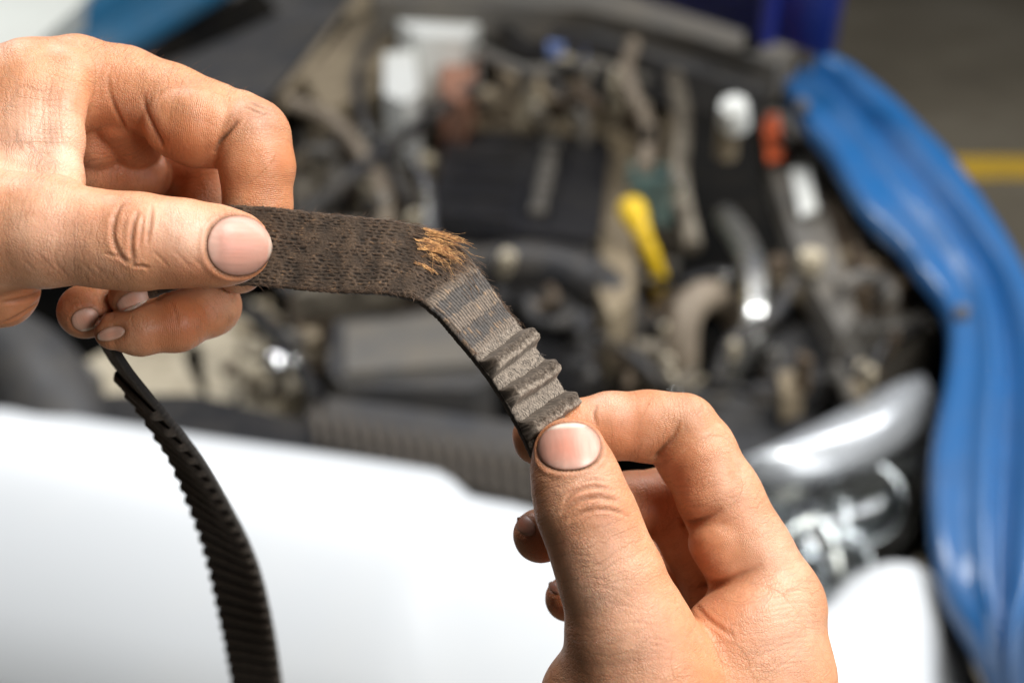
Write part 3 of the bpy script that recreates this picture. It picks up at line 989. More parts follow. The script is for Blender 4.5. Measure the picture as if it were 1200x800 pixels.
def strand(s0, v0, length, lift, wander, nseg=7, back=0.0):
    """a loose thread that starts on the belt face and runs along it"""
    t = np.linspace(0, 1, nseg)
    ss = s0 + t * length
    p, T, N, W = belt_frame(np.clip(ss, 0, BLEN - 1))
    w1, w2 = rng.normal(0, wander), rng.normal(0, wander)
    f = rng.uniform(1, 5)
    vv = v0 + w1 * t ** 1.5 + 0.18 * wander * np.sin(f * t * 3 + rng.uniform(0, 6))
    hh = 0.1 + lift * (np.sin(t * math.pi * rng.uniform(0.5, 1.0))) * rng.uniform(0.3, 1.1) + 0.15 * w2 * t * t
    hh = np.maximum(hh, 0.02)
    return p + W * vv[:, None] + N * hh[:, None]


items = []
for i in range(19):       # torn bundles of orange cord near the upper edge
    v0 = float(np.clip(rng.normal(6.0, 3.0), -0.5, BELT_W / 2 - 0.2))
    a = s_fray - 8.5 + rng.uniform(-1.0, 2.6) + (1.6 if v0 < 4 else 0)
    ln = rng.uniform(5.5, 11.5) if v0 > 4 else rng.uniform(3.0, 6.5)
    lift, drift = rng.uniform(0.4, 2.2), rng.normal(0, 0.8)
    for j in range(rng.integers(5, 11)):
        t = np.linspace(0, 1, 8)
        p, T, N, W = belt_frame(np.full(8, a + rng.uniform(-.5, .5)))
        p = p + T * (t * ln * rng.uniform(0.55, 1.1))[:, None]
        vv = v0 + rng.normal(0, 0.16) + (drift + rng.normal(0, 0.35)) * t ** 2 + 0.24 * np.sin(t * rng.uniform(4, 14) + 2 * j)
        hh = 0.2 + 0.4 * lift * t * rng.uniform(0.4, 1.1) + 0.08 * np.sin(t * 9 + j)
        items.append((p + W * vv[:, None] + N * hh[:, None], rng.uniform(0.06, 0.13)))
for i in range(45):       # curled ends that stand off
    a = s_fray - 4 + rng.uniform(-3, 3.5)
    items.append((strand(a, rng.uniform(1.0, 10.6), rng.uniform(2, 6), rng.uniform(0.8, 2.8), 2.2), rng.uniform(0.035, 0.075)))
fibres('frayed_fibres', items, M_FRAY, belt_root)
items = []
for i in range(130):      # dull broken cord ends round the tear, of mixed lengths
    v0 = float(np.clip(rng.normal(5.5, 3.6), -3, BELT_W / 2 + 0.2))
    items.append((strand(s_fray - 4 + rng.normal(0, 4.2), v0, rng.uniform(1.0, 5.0), rng.uniform(0.3, 1.5), 1.1), rng.uniform(0.05, 0.1)))
fibres('broken_cords', items, M_FUZZ, belt_root)

items = []
for i in range(420):      # lint along both edges and slit lips of the flat stretch
    s0 = rng.uniform(s_thumb + 4, TEETH_S[0] - 4)
    side = 1 if rng.random() < 0.62 else -1
    v0 = side * (BELT_W / 2 - abs(rng.normal(0, 0.5)))
    st = strand(s0, v0, rng.uniform(0.8, 2.6), rng.uniform(0.1, 0.9), 0.9, 5)
    items.append((st, rng.uniform(0.035, 0.06)))
for i in range(480):
    s0 = rng.uniform(s_thumb + 4, S_BAND)
    v0 = rng.uniform(-BELT_W / 2, BELT_W / 2)
    items.append((strand(s0, v0, rng.uniform(1.0, 3.0), rng.uniform(0.05, 0.35), 0.35, 5), rng.uniform(0.04, 0.085)))
fibres('belt_lint', items, M_FUZZ, belt_root)
items = []
for i in range(900):
    s0 = rng.uniform(S_BAND - 2, TEETH_S[-1] + 2)
    v0 = rng.uniform(-BELT_W / 2, BELT_W / 2)
    kk = abs((s0 - TEETH_S[0]) / PITCH_T - round((s0 - TEETH_S[0]) / PITCH_T))
    if kk < 0.34:
        continue
    items.append((strand(s0, v0, rng.uniform(0.5, 1.8), rng.uniform(0.1, 0.5), 0.7, 5), rng.uniform(0.04, 0.09)))
fibres('belt_lint', items, M_FUZZD, belt_root)


# ================================================================== hands (one continuous surface each)
def smin(a, b, k):
    h = np.maximum(k - np.abs(a - b), 0.0) / k
    return np.minimum(a, b) - h * h * k * 0.25


class Field:
    """signed distance of a hand on a millimetre grid in camera space"""
    def __init__(self, lo, hi, vox):
        self.lo, self.vox = np.asarray(lo, float), vox
        self.n = np.ceil((np.asarray(hi) - self.lo) / vox).astype(int) + 1
        self.ax = [(self.lo[k] + vox * np.arange(self.n[k])).astype(np.float32) for k in range(3)]

    def blank(self):
        return np.full(self.n, 12.0, np.float32)

    def add(self, D, a, b, r1, r2, k, fz=1.0):
        M = 10.0
        lo = np.minimum(a - r1, b - r2) - M
        hi = np.maximum(a + r1, b + r2) + M
        i0 = np.clip(np.floor((lo - self.lo) / self.vox).astype(int), 0, self.n)
        i1 = np.clip(np.ceil((hi - self.lo) / self.vox).astype(int) + 1, 0, self.n)
        if (i1 <= i0).any():
            return
        sl = tuple(slice(i0[q], i1[q]) for q in range(3))
        X, Y, Z = np.ix_(self.ax[0][sl[0]], self.ax[1][sl[1]], self.ax[2][sl[2]])
        X, Y, Z = X - np.float32(a[0]), Y - np.float32(a[1]), Z - np.float32(a[2])
        ba = (b - a).astype(np.float32)
        l2 = float(ba.dot(ba)) + 1e-9
        h = np.clip((X * ba[0] + Y * ba[1] + Z * ba[2]) / l2, 0, 1)
        dz = (Z - ba[2] * h) / np.float32(fz)
        d = np.sqrt((X - ba[0] * h) ** 2 + (Y - ba[1] * h) ** 2 + dz ** 2) - (r1 + (r2 - r1) * h)
        D[sl] = smin(D[sl], d.astype(np.float32), k)

    def chain(self, D, pts, k):
        for p, q in zip(pts[:-1], pts[1:]):
            self.add(D, CP(*p[:3]), CP(*q[:3]), p[3], q[3], k, p[4] if len(p) > 4 else 1.0)


def surface_nets(D, lo, vox):
    ins = D < 0
    c = np.zeros(np.array(D.shape) - 1, np.int8)
    for dx in (0, 1):
        for dy in (0, 1):
            for dz in (0, 1):
                c += ins[dx:dx + c.shape[0], dy:dy + c.shape[1], dz:dz + c.shape[2]]
    act = np.argwhere((c > 0) & (c < 8))
    ids = np.full(c.shape, -1, np.int32)
    ids[tuple(act.T)] = np.arange(len(act))
    corner = np.array([(x, y, z) for x in (0, 1) for y in (0, 1) for z in (0, 1)])
    vals = np.stack([D[tuple((act + q).T)] for q in corner], 1)
    acc = np.zeros((len(act), 3))
    cnt = np.zeros(len(act))
    for i in range(8):
        for j in range(i + 1, 8):
            if np.abs(corner[i] - corner[j]).sum() != 1:
                continue
            a, b = vals[:, i], vals[:, j]
            m = (a < 0) != (b < 0)
            t = np.where(m, a / np.where(m, a - b, 1), 0)
            pt = corner[i] + t[:, None] * (corner[j] - corner[i])
            acc += np.where(m[:, None], pt, 0)
            cnt += m
    V = lo + vox * (act + acc / cnt[:, None])
    F = []
    for axis in range(3):
        sl0 = [slice(None)] * 3
        sl1 = [slice(None)] * 3
        sl0[axis], sl1[axis] = slice(None, -1), slice(1, None)
        a, b = ins[tuple(sl0)], ins[tuple(sl1)]
        e = np.argwhere(a != b)
        u, w = [(1, 2), (2, 0), (0, 1)][axis]
        ok = (e[:, u] > 0) & (e[:, w] > 0) & (e[:, u] < c.shape[u]) & (e[:, w] < c.shape[w])
        e = e[ok]
        flip = a[tuple(e.T)]
        q = []
        for du, dw in ((-1, -1), (0, -1), (0, 0), (-1, 0)):
            o = e.copy()
            o[:, u] += du
            o[:, w] += dw
            q.append(ids[tuple(o.T)])
        q = np.stack(q, 1)
        q[~flip] = q[~flip][:, ::-1]
        F.append(q)
    F = np.concatenate(F)
    return V, F[(F >= 0).all(1)]


def relax(V, F, it, lam=0.5, mu=-0.52):
    e = np.concatenate([F[:, [0, 1]], F[:, [1, 2]], F[:, [2, 3]], F[:, [3, 0]]])
    deg = np.bincount(e[:, 0], minlength=len(V)) + np.bincount(e[:, 1], minlength=len(V))
    for i in range(it):
        for l in (lam, mu):
            S = np.stack([np.bincount(e[:, 0], V[e[:, 1], k], len(V)) + np.bincount(e[:, 1], V[e[:, 0], k], len(V)) for k in range(3)], 1)
            V = V + l * (S / deg[:, None] - V)
    return V


def vnormals(V, F):
    n = np.cross(V[F[:, 2]] - V[F[:, 0]], V[F[:, 3]] - V[F[:, 1]])
    N = np.stack([sum(np.bincount(F[:, j], n[:, k], len(V)) for j in range(4)) for k in range(3)], 1)
    return N / (np.linalg.norm(N, axis=1)[:, None] + 1e-12)


def skin_mat():
    m, nt, b = new_mat('skin')
    co = objco(nt)
    at = node(nt, 'ShaderNodeAttribute', attribute_name='Tint')
    sep = node(nt, 'ShaderNodeSeparateColor')
    nt.links.new(at.outputs['Color'], sep.inputs[0])
    red, pale, grime = sep.outputs
    big = noise(nt, 55, 4, 0.55, co)
    fine = noise(nt, 420, 4, 0.6, co)
    c = ramp(nt, big, [(0.30, (.51, .200, .088)), (0.52, (.62, .285, .143)), (0.72, (.70, .38, .23))])
    blot = ramp(nt, noise(nt, 105, 5, 0.62, co, 0.6), [(0.46, (0, 0, 0)), (0.68, (1, 1, 1))])
    c = mixc(nt, math_n(nt, 'MULTIPLY', blot, 0.34), c, (.60, .215, .105))
    c = mixc(nt, math_n(nt, 'MULTIPLY', red, 0.9, True), c, (.55, .165, .058))
    c = mixc(nt, math_n(nt, 'MULTIPLY', pale, 0.9, True), c, (.82, .57, .44))
    c = mixc(nt, math_n(nt, 'MULTIPLY', ramp(nt, fine, [(0.42, (0, 0, 0)), (0.75, (1, 1, 1))]), 0.22), c, (.50, .22, .10))
    # oily grime that sits in the lines
    g = math_n(nt, 'MULTIPLY', grime, math_n(nt, 'ADD', 0.45, fine), True)
    c = mixc(nt, g, c, (.16, .085, .045))
    speck = ramp(nt, noise(nt, 700, 2, 0.5, co), [(0.71, (0, 0, 0)), (0.76, (1, 1, 1))])
    c = mixc(nt, math_n(nt, 'MULTIPLY', speck, 0.22), c, (.20, .10, .05))
    skin_col = c
    b.inputs['Subsurface Weight'].default_value = 0.3
    b.inputs['Subsurface Radius'].default_value = (1.0, 0.32, 0.16)
    b.inputs['Subsurface Scale'].default_value = 0.0016
    b.inputs['Roughness'].default_value = 0.44
    b.inputs['Specular IOR Level'].default_value = 0.42
    # skin relief: fine cells, crossing lines, finger ridges
    vor = node(nt, 'ShaderNodeTexVoronoi', feature='DISTANCE_TO_EDGE')
    vor.inputs['Scale'].default_value = 1150
    mp = node(nt, 'ShaderNodeMapping')
    mp.inputs['Scale'].default_value = (1.0, 0.62, 1.0)
    mp.inputs['Rotation'].default_value = (0.3, 0.2, 0.5)
    nt.links.new(co, mp.inputs[0])
    wn = node(nt, 'ShaderNodeTexNoise')
    wn.inputs['Scale'].default_value = 260
    nt.links.new(mp.outputs[0], wn.inputs['Vector'])
    wm = node(nt, 'ShaderNodeVectorMath', operation='MULTIPLY_ADD')
    nt.links.new(wn.outputs['Color'], wm.inputs[0])
    wm.inputs[1].default_value = (0.002, 0.002, 0.002)
    nt.links.new(mp.outputs[0], wm.inputs[2])
    nt.links.new(wm.outputs[0], vor.inputs['Vector'])
    cell = ramp(nt, vor.outputs['Distance'], [(0.0, (0, 0, 0)), (0.16, (1, 1, 1))])
    h = math_n(nt, 'ADD', math_n(nt, 'MULTIPLY', cell, 0.34), math_n(nt, 'MULTIPLY', fine, 0.55))
    h = math_n(nt, 'ADD', h, math_n(nt, 'MULTIPLY', noise(nt, 160, 3, 0.6, co), 0.6))
    ridge_at = node(nt, 'ShaderNodeAttribute', attribute_name='Ridge')
    rs = node(nt, 'ShaderNodeSeparateColor')
    nt.links.new(ridge_at.outputs['Color'], rs.inputs[0])
    wv = node(nt, 'ShaderNodeMath', operation='SINE')
    nt.links.new(math_n(nt, 'MULTIPLY', math_n(nt, 'ADD', rs.outputs[0], math_n(nt, 'MULTIPLY', noise(nt, 150, 3, 0.6, co), 0.30)), 60.0), wv.inputs[0])
    h = math_n(nt, 'ADD', h, math_n(nt, 'MULTIPLY', math_n(nt, 'MULTIPLY', wv.outputs[0], rs.outputs[1]), 0.22))
    ln = node(nt, 'ShaderNodeTexNoise', noise_dimensions='1D')
    ln.inputs['Scale'].default_value = 1.35
    ln.inputs['Detail'].default_value = 2.0
    nt.links.new(math_n(nt, 'ADD', rs.outputs[2], math_n(nt, 'MULTIPLY', noise(nt, 190, 3, 0.55, co), 5.5)), ln.inputs['W'])
    lines = ramp(nt, ln.outputs['Fac'], [(0.36, (0, 0, 0)), (0.52, (1, 1, 1))])
    lmask = ramp(nt, noise(nt, 95, 2, 0.5, co), [(0.38, (.2, .2, .2)), (0.6, (1, 1, 1))])
    h = math_n(nt, 'ADD', h, math_n(nt, 'MULTIPLY', math_n(nt, 'MULTIPLY', lines, lmask), 0.34))
    gpatch = ramp(nt, noise(nt, 48, 4, 0.6, co), [(0.42, (0.12, 0.12, 0.12)), (0.66, (1, 1, 1))])
    inline = math_n(nt, 'SUBTRACT', 1.0, math_n(nt, 'MULTIPLY', lines, math_n(nt, 'ADD', 0.55, math_n(nt, 'MULTIPLY', cell, 0.45))), True)
    skin_col = mixc(nt, math_n(nt, 'MULTIPLY', math_n(nt, 'MULTIPLY', inline, gpatch), 0.34, True), skin_col, (.25, .105, .048))
    stain = ramp(nt, noise(nt, 62, 6, 0.72, co, 0.8), [(0.52, (0, 0, 0)), (0.74, (1, 1, 1))])
    skin_col = mixc(nt, math_n(nt, 'MULTIPLY', stain, 0.30), skin_col, (.27, .125, .060))
    nt.links.new(skin_col, b.inputs['Base Color'])
    h = math_n(nt, 'MULTIPLY', h, ramp(nt, noise(nt, 75, 3, 0.6, co), [(0.35, (.25, .25, .25)), (0.65, (1.2, 1.2, 1.2))]))
    bpn = node(nt, 'ShaderNodeBump')
    bpn.inputs['Strength'].default_value = 0.7
    bpn.inputs['Distance'].default_value = 0.00030
    nt.links.new(h, bpn.inputs['Height'])
    nt.links.new(bpn.outputs[0], b.inputs['Normal'])
    return m


def nail_mat():
    m, nt, b = new_mat('fingernail')
    at = node(nt, 'ShaderNodeAttribute', attribute_name='Col')
    nt.links.new(at.outputs['Color'], b.inputs['Base Color'])
    b.inputs['Roughness'].default_value = 0.42
    b.inputs['Subsurface Weight'].default_value = 0.35
    b.inputs['Subsurface Radius'].default_value = (1, .4, .3)
    b.inputs['Subsurface Scale'].default_value = 0.001
    co = objco(nt)
    bpn = node(nt, 'ShaderNodeBump')
    bpn.inputs['Strength'].default_value = 0.25
    bpn.inputs['Distance'].default_value = 0.0002
    nt.links.new(noise(nt, 420, 3, 0.6, co), bpn.inputs['Height'])
    nt.links.new(bpn.outputs[0], b.inputs['Normal'])
    return m


M_SKIN, M_NAIL = skin_mat(), nail_mat()
EYE = Vector(C0)


def hit(bvh, px, py):
    d = Vector(ray(px, py)).normalized()
    loc, nor, idx, dist = bvh.ray_cast(EYE, d)
    return (np.array(loc), np.array(nor)) if loc is not None else (None, None)


def build_hand(name, label, palm, chains, lo, hi, vox, creases, tints, nails, ridges, k_palm=7.0, bands=()):
    fld = Field(lo, hi, vox)
    D = fld.blank()
    for seg in palm:
        fld.chain(D, seg, k_palm)
    for pts, kin, kout in chains:
        E = fld.blank()
        fld.chain(E, pts, kin)
        D = smin(D, E, kout)
    V, F = surface_nets(D, fld.lo, vox)
    V = relax(V, F, 4)
    N = vnormals(V, F)
    Wv = cam2world(V)
    bvh = BVHTree.FromPolygons(Wv.tolist(), F.tolist())
    inv = R3
    Nw = N @ R3.T
    disp = np.zeros(len(V))
    tint = np.zeros((len(V), 3))
    rid = np.zeros((len(V), 3))
    rid[:, 1] = 0

    def near(pts, rad):
        a, b = pts.min(0) - rad, pts.max(0) + rad
        idx = np.nonzero(((Wv > a) & (Wv < b)).all(1))[0]
        if len(idx) == 0:
            return idx, None, None
        d2 = ((Wv[idx][:, None] - pts[None]) ** 2).sum(-1)
        j = d2.argmin(1)
        return idx, np.sqrt(d2[np.arange(len(idx)), j]), j

    def polyline(pl):
        q = catmull(pl, 14) if len(pl) > 2 else resample(pl, 14)
        hp = [hit(bvh, x, y) for x, y in q]
        keep = [(h[0], i / max(1, len(q) - 1)) for i, h in enumerate(hp) if h[0] is not None]
        if not keep:
            return None, None
        pts = np.array([k[0] for k in keep])
        med = np.median(np.linalg.norm(pts - C0, axis=1))
        ok = np.abs(np.linalg.norm(pts - C0, axis=1) - med) < 0.022
        return pts[ok], np.array([k[1] for k in keep])[ok]

    creases = list(creases) + [(pl, w * 3.2, dep * 0.75, 0.0, 0.0) for pl, w, dep, rd, gr in creases if dep >= 0.75]
    for pl, w, dep, rd, gr in creases:      # mm, mm, redness, grime
        w, dep = w * 0.8, dep * 1.25
        pts, t = polyline(pl)
        if pts is None or len(pts) == 0:
            continue
        w_ = w * 0.001
        idx, d, j = near(pts, 4 * w_)
        if len(idx) == 0:
            continue
        fade = np.sin(np.clip(t[j], 0, 1) * math.pi) ** 0.6 if dep < 0.7 else np.clip(t[j] * 1.25, 0, 1) ** 0.8 * sstep(1.0, 0.8, t[j])
        g = np.exp(-(d / w_) ** 2)
        disp[idx] += -dep * g * fade + (0.22 if dep < 0.7 else 0.0) * dep * np.exp(-((d - 2.0 * w_) / w_) ** 2) * fade
        tint[idx, 0] += 0.55 * rd * np.exp(-(d / (1.6 * w_)) ** 2) * fade
        tint[idx, 2] += 2.2 * gr * np.exp(-(d / (0.8 * w_)) ** 2) * fade
    for x, y, r, ch, amt in tints:          # px, px, mm
        p, _ = hit(bvh, x, y)
        if p is None:
            continue
        idx, d, j = near(p[None], 3 * r * 0.001)
        tint[idx, ch] += amt * np.exp(-(d / (r * 0.001)) ** 2)
    for x, y, r, ax, ay in ridges:          # finger-pad ridges: centre px, radius mm, axis in px
        p, n = hit(bvh, x, y)
        if p is None:
            continue
        idx, d, j = near(p[None], 2 * r * 0.001)
        a = R3 @ np.array((ax, -ay, 0.0))
        a /= np.linalg.norm(a)
        rel = (Wv[idx] - p) @ a * 1000
        crv = (np.linalg.norm(Wv[idx] - p, axis=1) * 1000)
        wgt = np.exp(-(d / (r * 0.001)) ** 4)
        better = wgt > rid[idx, 1]
        ii = idx[better]
        rid[ii, 0] = ((rel + 0.05 * crv ** 1.6 * 0.3) * 0.21)[better]
        rid[ii, 1] = wgt[better]

    # coordinate along the nearest finger, for the fine lines that run across it
    best = np.full(len(V), 1e9)
    for ci, pts in enumerate([c_[0] for c_ in chains] + list(palm)):
        run = ci * 37.0
        for a4, b4 in zip(pts[:-1], pts[1:]):
            a3, b3 = CP(*a4[:3]), CP(*b4[:3])
            ba = b3 - a3
            l_ = np.linalg.norm(ba) + 1e-9
            t_ = np.clip((V - a3) @ ba / l_ ** 2, 0, 1)
            dd = np.linalg.norm(V - a3 - t_[:, None] * ba, axis=1) - (a4[3] + (b4[3] - a4[3]) * t_)
            m_ = dd < best
            best[m_] = dd[m_]
            rid[m_, 2] = run + ((V[m_] - a3) @ ba / l_)
            run += l_
    root_loc = Wv.mean(0)
    nail_jobs = []
    for nd in nails:
        (cx, cy), (dx, dy), hl, hw, style = nd
        if hit(bvh, cx, cy)[0] is None:
            continue
        L = math.hypot(dx, dy)
        ux, uy = dx / L, dy / L
        vx, vy = -uy, ux
        # outline groove
        th = np.linspace(0, 2 * math.pi, 64, endpoint=False)
        ex = np.sign(np.cos(th)) * np.abs(np.cos(th)) ** nd[4].get('ea', .85)
        ey = np.sign(np.sin(th)) * np.abs(np.sin(th)) ** nd[4].get('eb', .9)
        out = [(cx + ux * hl * a + vx * hw * b, cy + uy * hl * a + vy * hw * b) for a, b in zip(ex, ey)]
        hp = [hit(bvh, x, y)[0] for x, y in out]
        pts = np.array([h for h in hp if h is not None])
        med = np.median(np.linalg.norm(pts - C0, axis=1))
        pts = pts[np.abs(np.linalg.norm(pts - C0, axis=1) - med) < 0.012]
        ng, na = 22, 44
        rr = np.linspace(0, 1, ng)
        Gp = np.full((na, ng, 3), np.nan)
        Gn = np.zeros((na, ng, 3))
        tt = np.linspace(0, 2 * math.pi, na, endpoint=False)
        for i, th_ in enumerate(tt):
            a = math.copysign(abs(math.cos(th_)) ** style.get('ea', .85), math.cos(th_))
            b = math.copysign(abs(math.sin(th_)) ** style.get('eb', .9), math.sin(th_))
            for j, r_ in enumerate(rr):
                p, n = hit(bvh, cx + (ux * hl * a + vx * hw * b) * r_, cy + (uy * hl * a + vy * hw * b) * r_)
                if p is not None and abs(np.linalg.norm(p - C0) - med) < 0.012:
                    Gp[i, j], Gn[i, j] = p, n
                elif j:
                    Gp[i, j], Gn[i, j] = Gp[i, j - 1] + (Gp[i, j - 1] - Gp[i, j - 2]) * (0.4 if j > 1 else 0), Gn[i, j - 1]
        nail_jobs.append((Gp, Gn, rr, tt, style))
        w_ = 0.0007
        idx, d, j = near(pts, 5 * w_)
        fs = 1.0 if hl > 25 else 0.3
        disp[idx] += -0.55 * fs * np.exp(-(d / w_) ** 2)
        # raised fold of skin outside the nail, sunk bed inside
        c3, _ = hit(bvh, cx, cy)
        dc = np.linalg.norm(Wv[idx] - c3, axis=1)
        do = np.linalg.norm(pts[j] - c3, axis=1)
        disp[idx] += 0.24 * fs * np.exp(-((d - 0.0014) / 0.0008) ** 2) * (dc > do)
        tint[idx, 2] += 0.22 * np.exp(-(d / 0.0022) ** 2) * (dc > do)
        tint[idx, 0] += 0.45 * np.exp(-(d / 0.0016) ** 2) * (dc > do)
        tint[idx, 2] += 1.6 * style.get('grime', 0.5) * np.exp(-(d / 0.00055) ** 2)
        ix2, d2, _ = near(c3[None], 0.02)
        inside = np.zeros(len(V), bool)
        inside[idx] = dc < do
        disp[inside] -= 0.12
    disp += 0.07 * (vnoise(Wv[:, 0] * 420, Wv[:, 2] * 420 + Wv[:, 1] * 200, 81) - 0.5)
    disp += 0.5 * (vnoise(Wv[:, 0] * 110 + 7, Wv[:, 2] * 110 + Wv[:, 1] * 70, 82) - 0.5)
    Wv2 = Wv + Nw * (disp * 0.001)[:, None]
    me = bpy.data.meshes.new(name)
    me.from_pydata(Wv2.tolist(), [], F.tolist())
    for nm, arr in (('Tint', tint), ('Ridge', rid)):
        a = me.color_attributes.new(nm, 'FLOAT_COLOR', 'POINT')
        c4 = np.ones((len(V), 4), np.float32)
        c4[:, :3] = np.clip(arr, -2000, 2000) if nm == 'Ridge' else np.clip(arr, 0, 1)
        a.data.foreach_set('color', c4.ravel())
    hand = link_mesh(name, me, M_SKIN, None, root_loc)
    tag(hand, label, 'hand')

    for Gp, Gn, rr, tt, st in nail_jobs:
        na, ng = Gp.shape[:2]
        Gn = Gn / (np.linalg.norm(Gn, axis=2)[..., None] + 1e-9)
        nmean = Gn.reshape(-1, 3).mean(0)
        # even curvature: blend normals, dome the plate, sink its rim under the fold
        lift = 0.00014 * (1 - rr ** 6) - 0.00018 * rr ** 10
        aa = (np.sign(np.cos(tt)) * np.abs(np.cos(tt)) ** st.get('ea', .85))[:, None] * rr[None]
        bb = (np.sign(np.sin(tt)) * np.abs(np.sin(tt)) ** st.get('eb', .9))[:, None] * rr[None]
        nm_ = nmean / np.linalg.norm(nmean)
        hgt = (Gp - Gp[0, 0]) @ nm_
        A_ = np.stack([np.ones(aa.size), aa.ravel(), bb.ravel(), (aa ** 2).ravel(), (bb ** 2).ravel()], 1)
        cf_ = np.linalg.lstsq(A_, hgt.ravel(), rcond=None)[0]
        # a nail is flatter along its length than the flesh: let its free end stand off the tip
        Gp = Gp - nm_ * (0.45 * min(cf_[3], 0) * np.clip(aa, 0, 1) ** 2 * np.clip(1 - bb ** 2, 0, 1))[..., None]
        a_ = np.cos(tt)[:, None] * rr[None]
        tip = np.clip((a_ - 0.55) / 0.45, 0, 1) ** 1.5
        top = Gp + Gn * (lift[None] + st.get('lift', 0.00035) * tip)[..., None]
        und = Gp - Gn * 0.0004
        und = und[:, ::-1][:, :4]
        G = np.concatenate([top, und], 1)
        bed, edge, moon = np.array(st['bed']), np.array(st['edge']), np.array(st.get('moon', st['bed']))
        free = sstep(st.get('free', .78), st.get('free', .78) + 0.1, np.cos(tt)[:, None] * rr[None])
        mo = sstep(-0.45, -0.85, a_) * 0.5
        C = bed + (edge - bed) * free[..., None]
        C = C + (moon - C) * mo[..., None]
        rosy = np.exp(-((aa + 0.05) / 0.5) ** 2 - ((bb + 0.1) / 0.55) ** 2)
        C = C + rosy[..., None] * np.array((.05, -.035, -.04))
        line = np.exp(-((aa - st.get('free', .78) * np.sqrt(np.clip(1 - 0.25 * bb ** 2, 0, 1)) - .07) / 0.03) ** 2)
        C = C * (1 - 0.18 * line)[..., None]
        C = C * (0.90 + 0.2 * vnoise(a_ * 1.2 + 4, np.sin(tt)[:, None] * rr[None] * 16 + 3, 91))[..., None]
        rimd = sstep(0.92, 0.99, rr)[None, :, None] * 0.75
        C = C * (1 - rimd) + np.array((.20, .10, .06)) * rimd
        C = np.concatenate([C, C[:, :4] * 0 + np.array((.3, .18, .12))], 1)
        nm = grid_mesh('fingernail', G, closed_u=True)
        set_col(nm, C.reshape(-1, 3))
        link_mesh('fingernail', nm, M_NAIL, hand)
    return hand, bvh


PINK = dict(bed=(.58, .31, .235), edge=(.74, .60, .48), moon=(.66, .43, .34))
DULL = dict(bed=(.60, .35, .25), edge=(.74, .60, .48), moon=(.60, .36, .27), grime=0.22)

VOX = 0.46
# ---------------------------------------------------------------- the hand that holds the long flat end
L_palm = [
    [(-640, 330, 40, 33), (-330, 262, 24, 27), (-160, 190, 14, 24), (-40, 148, 12, 18), (40, 112, 12, 14.6)],           # forearm, back of hand
    [(-330, 300, 24, 26), (-180, 300, 6, 20), (-40, 268, -9, 15.6), (40, 270, -12, 12.9)],                              # ball of the thumb
    [(-160, 250, 8, 20), (-10, 205, 0, 11), (34, 190, -1, 7.5)],
    [(-10, 180, 1, 10), (38, 165, 0.4, 8.1), (50, 122, 3, 7.8)],                                                        # web of skin
    [(-60, 150, 6, 15), (20, 130, 5, 10)],
    [(-250, 270, 44, 25), (-60, 240, 48, 22), (30, 190, 48, 14)],                                                       # palm
    [(-200, 345, 26, 19), (-75, 345, 14, 13), (0, 338, 7, 10.5)],                                                       # heel of the palm
]
L_chains = [
    # thumb
    ([(-40, 268, -9, 15.0), (60, 272, -12.5, 13.0), (120, 280, -13, 11.7), (163, 283, -13, 11.7), (215, 285, -12, 10.6), (258, 288, -10.5, 9.6, .85), (277, 289, -9.5, 8.6, .8)], 3.5, 5.0),
    # index: knuckle and base, proximal pad, then the two bent phalanges
    ([(40, 112, 12, 14.6), (90, 98, 17, 12.6), (145, 104, 20, 11.4), (200, 122, 18, 10.5), (250, 140, 16, 10.2)], 2.5, 3.0),
    ([(142, 136, 23, 9.4), (158, 166, 30, 8.0)], 2.5, 0.8),
    ([(106, 138, 23, 7.6), (112, 168, 26, 7.6)], 2.5, 0.9),
    # edge of the web, standing clear in front of the palm
    ([(0, 215, -6, 9), (66, 212, -6, 6.6), (71, 165, -2, 5.6), (73, 122, 2, 5.8), (78, 92, 8, 8.0)], 3.0, 2.0),
    ([(210, 144, 13, 9.9), (232, 149, 12.5, 10.6), (258, 152, 14, 10.0), (275, 153, 16, 9.6)], 2.5, 0.8),
    ([(278, 148, 16, 9.9), (295, 162, 12.5, 10.2), (301, 198, 11.0, 9.7), (302, 240, 12.4, 9.0), (292, 285, 11.4, 8.0), (280, 313, 10.8, 6.9)], 2.5, 1.0),
    # middle
    ([(70, 150, 40, 13), (150, 172, 45, 11), (245, 196, 46, 10.2), (252, 240, 44, 9.5), (228, 310, 33, 8.5), (190, 340, 20, 8.0), (158, 346, 10, 7.0)], 2.5, 1.2),
    # ring
    ([(50, 180, 50, 12), (140, 210, 52, 10.5), (220, 250, 52, 9.8), (215, 310, 46, 9), (180, 345, 32, 8.2), (130, 356, 20, 7.8), (99, 365, 13, 7.4)], 2.5, 0.9),
    # little finger
    ([(30, 230, 62, 11), (150, 290, 60, 9), (240, 330, 34, 8.2), (246, 358, 18, 7.8), (205, 379, 10, 7.4), (165, 386, 7, 6.6), (133, 388, 5.5, 5.0)], 2.5, 0.7),
    # folds inside the palm
    ([(112, 198, 33, 9.0), (168, 204, 37, 8.0)], 2.5, 0.8),
]
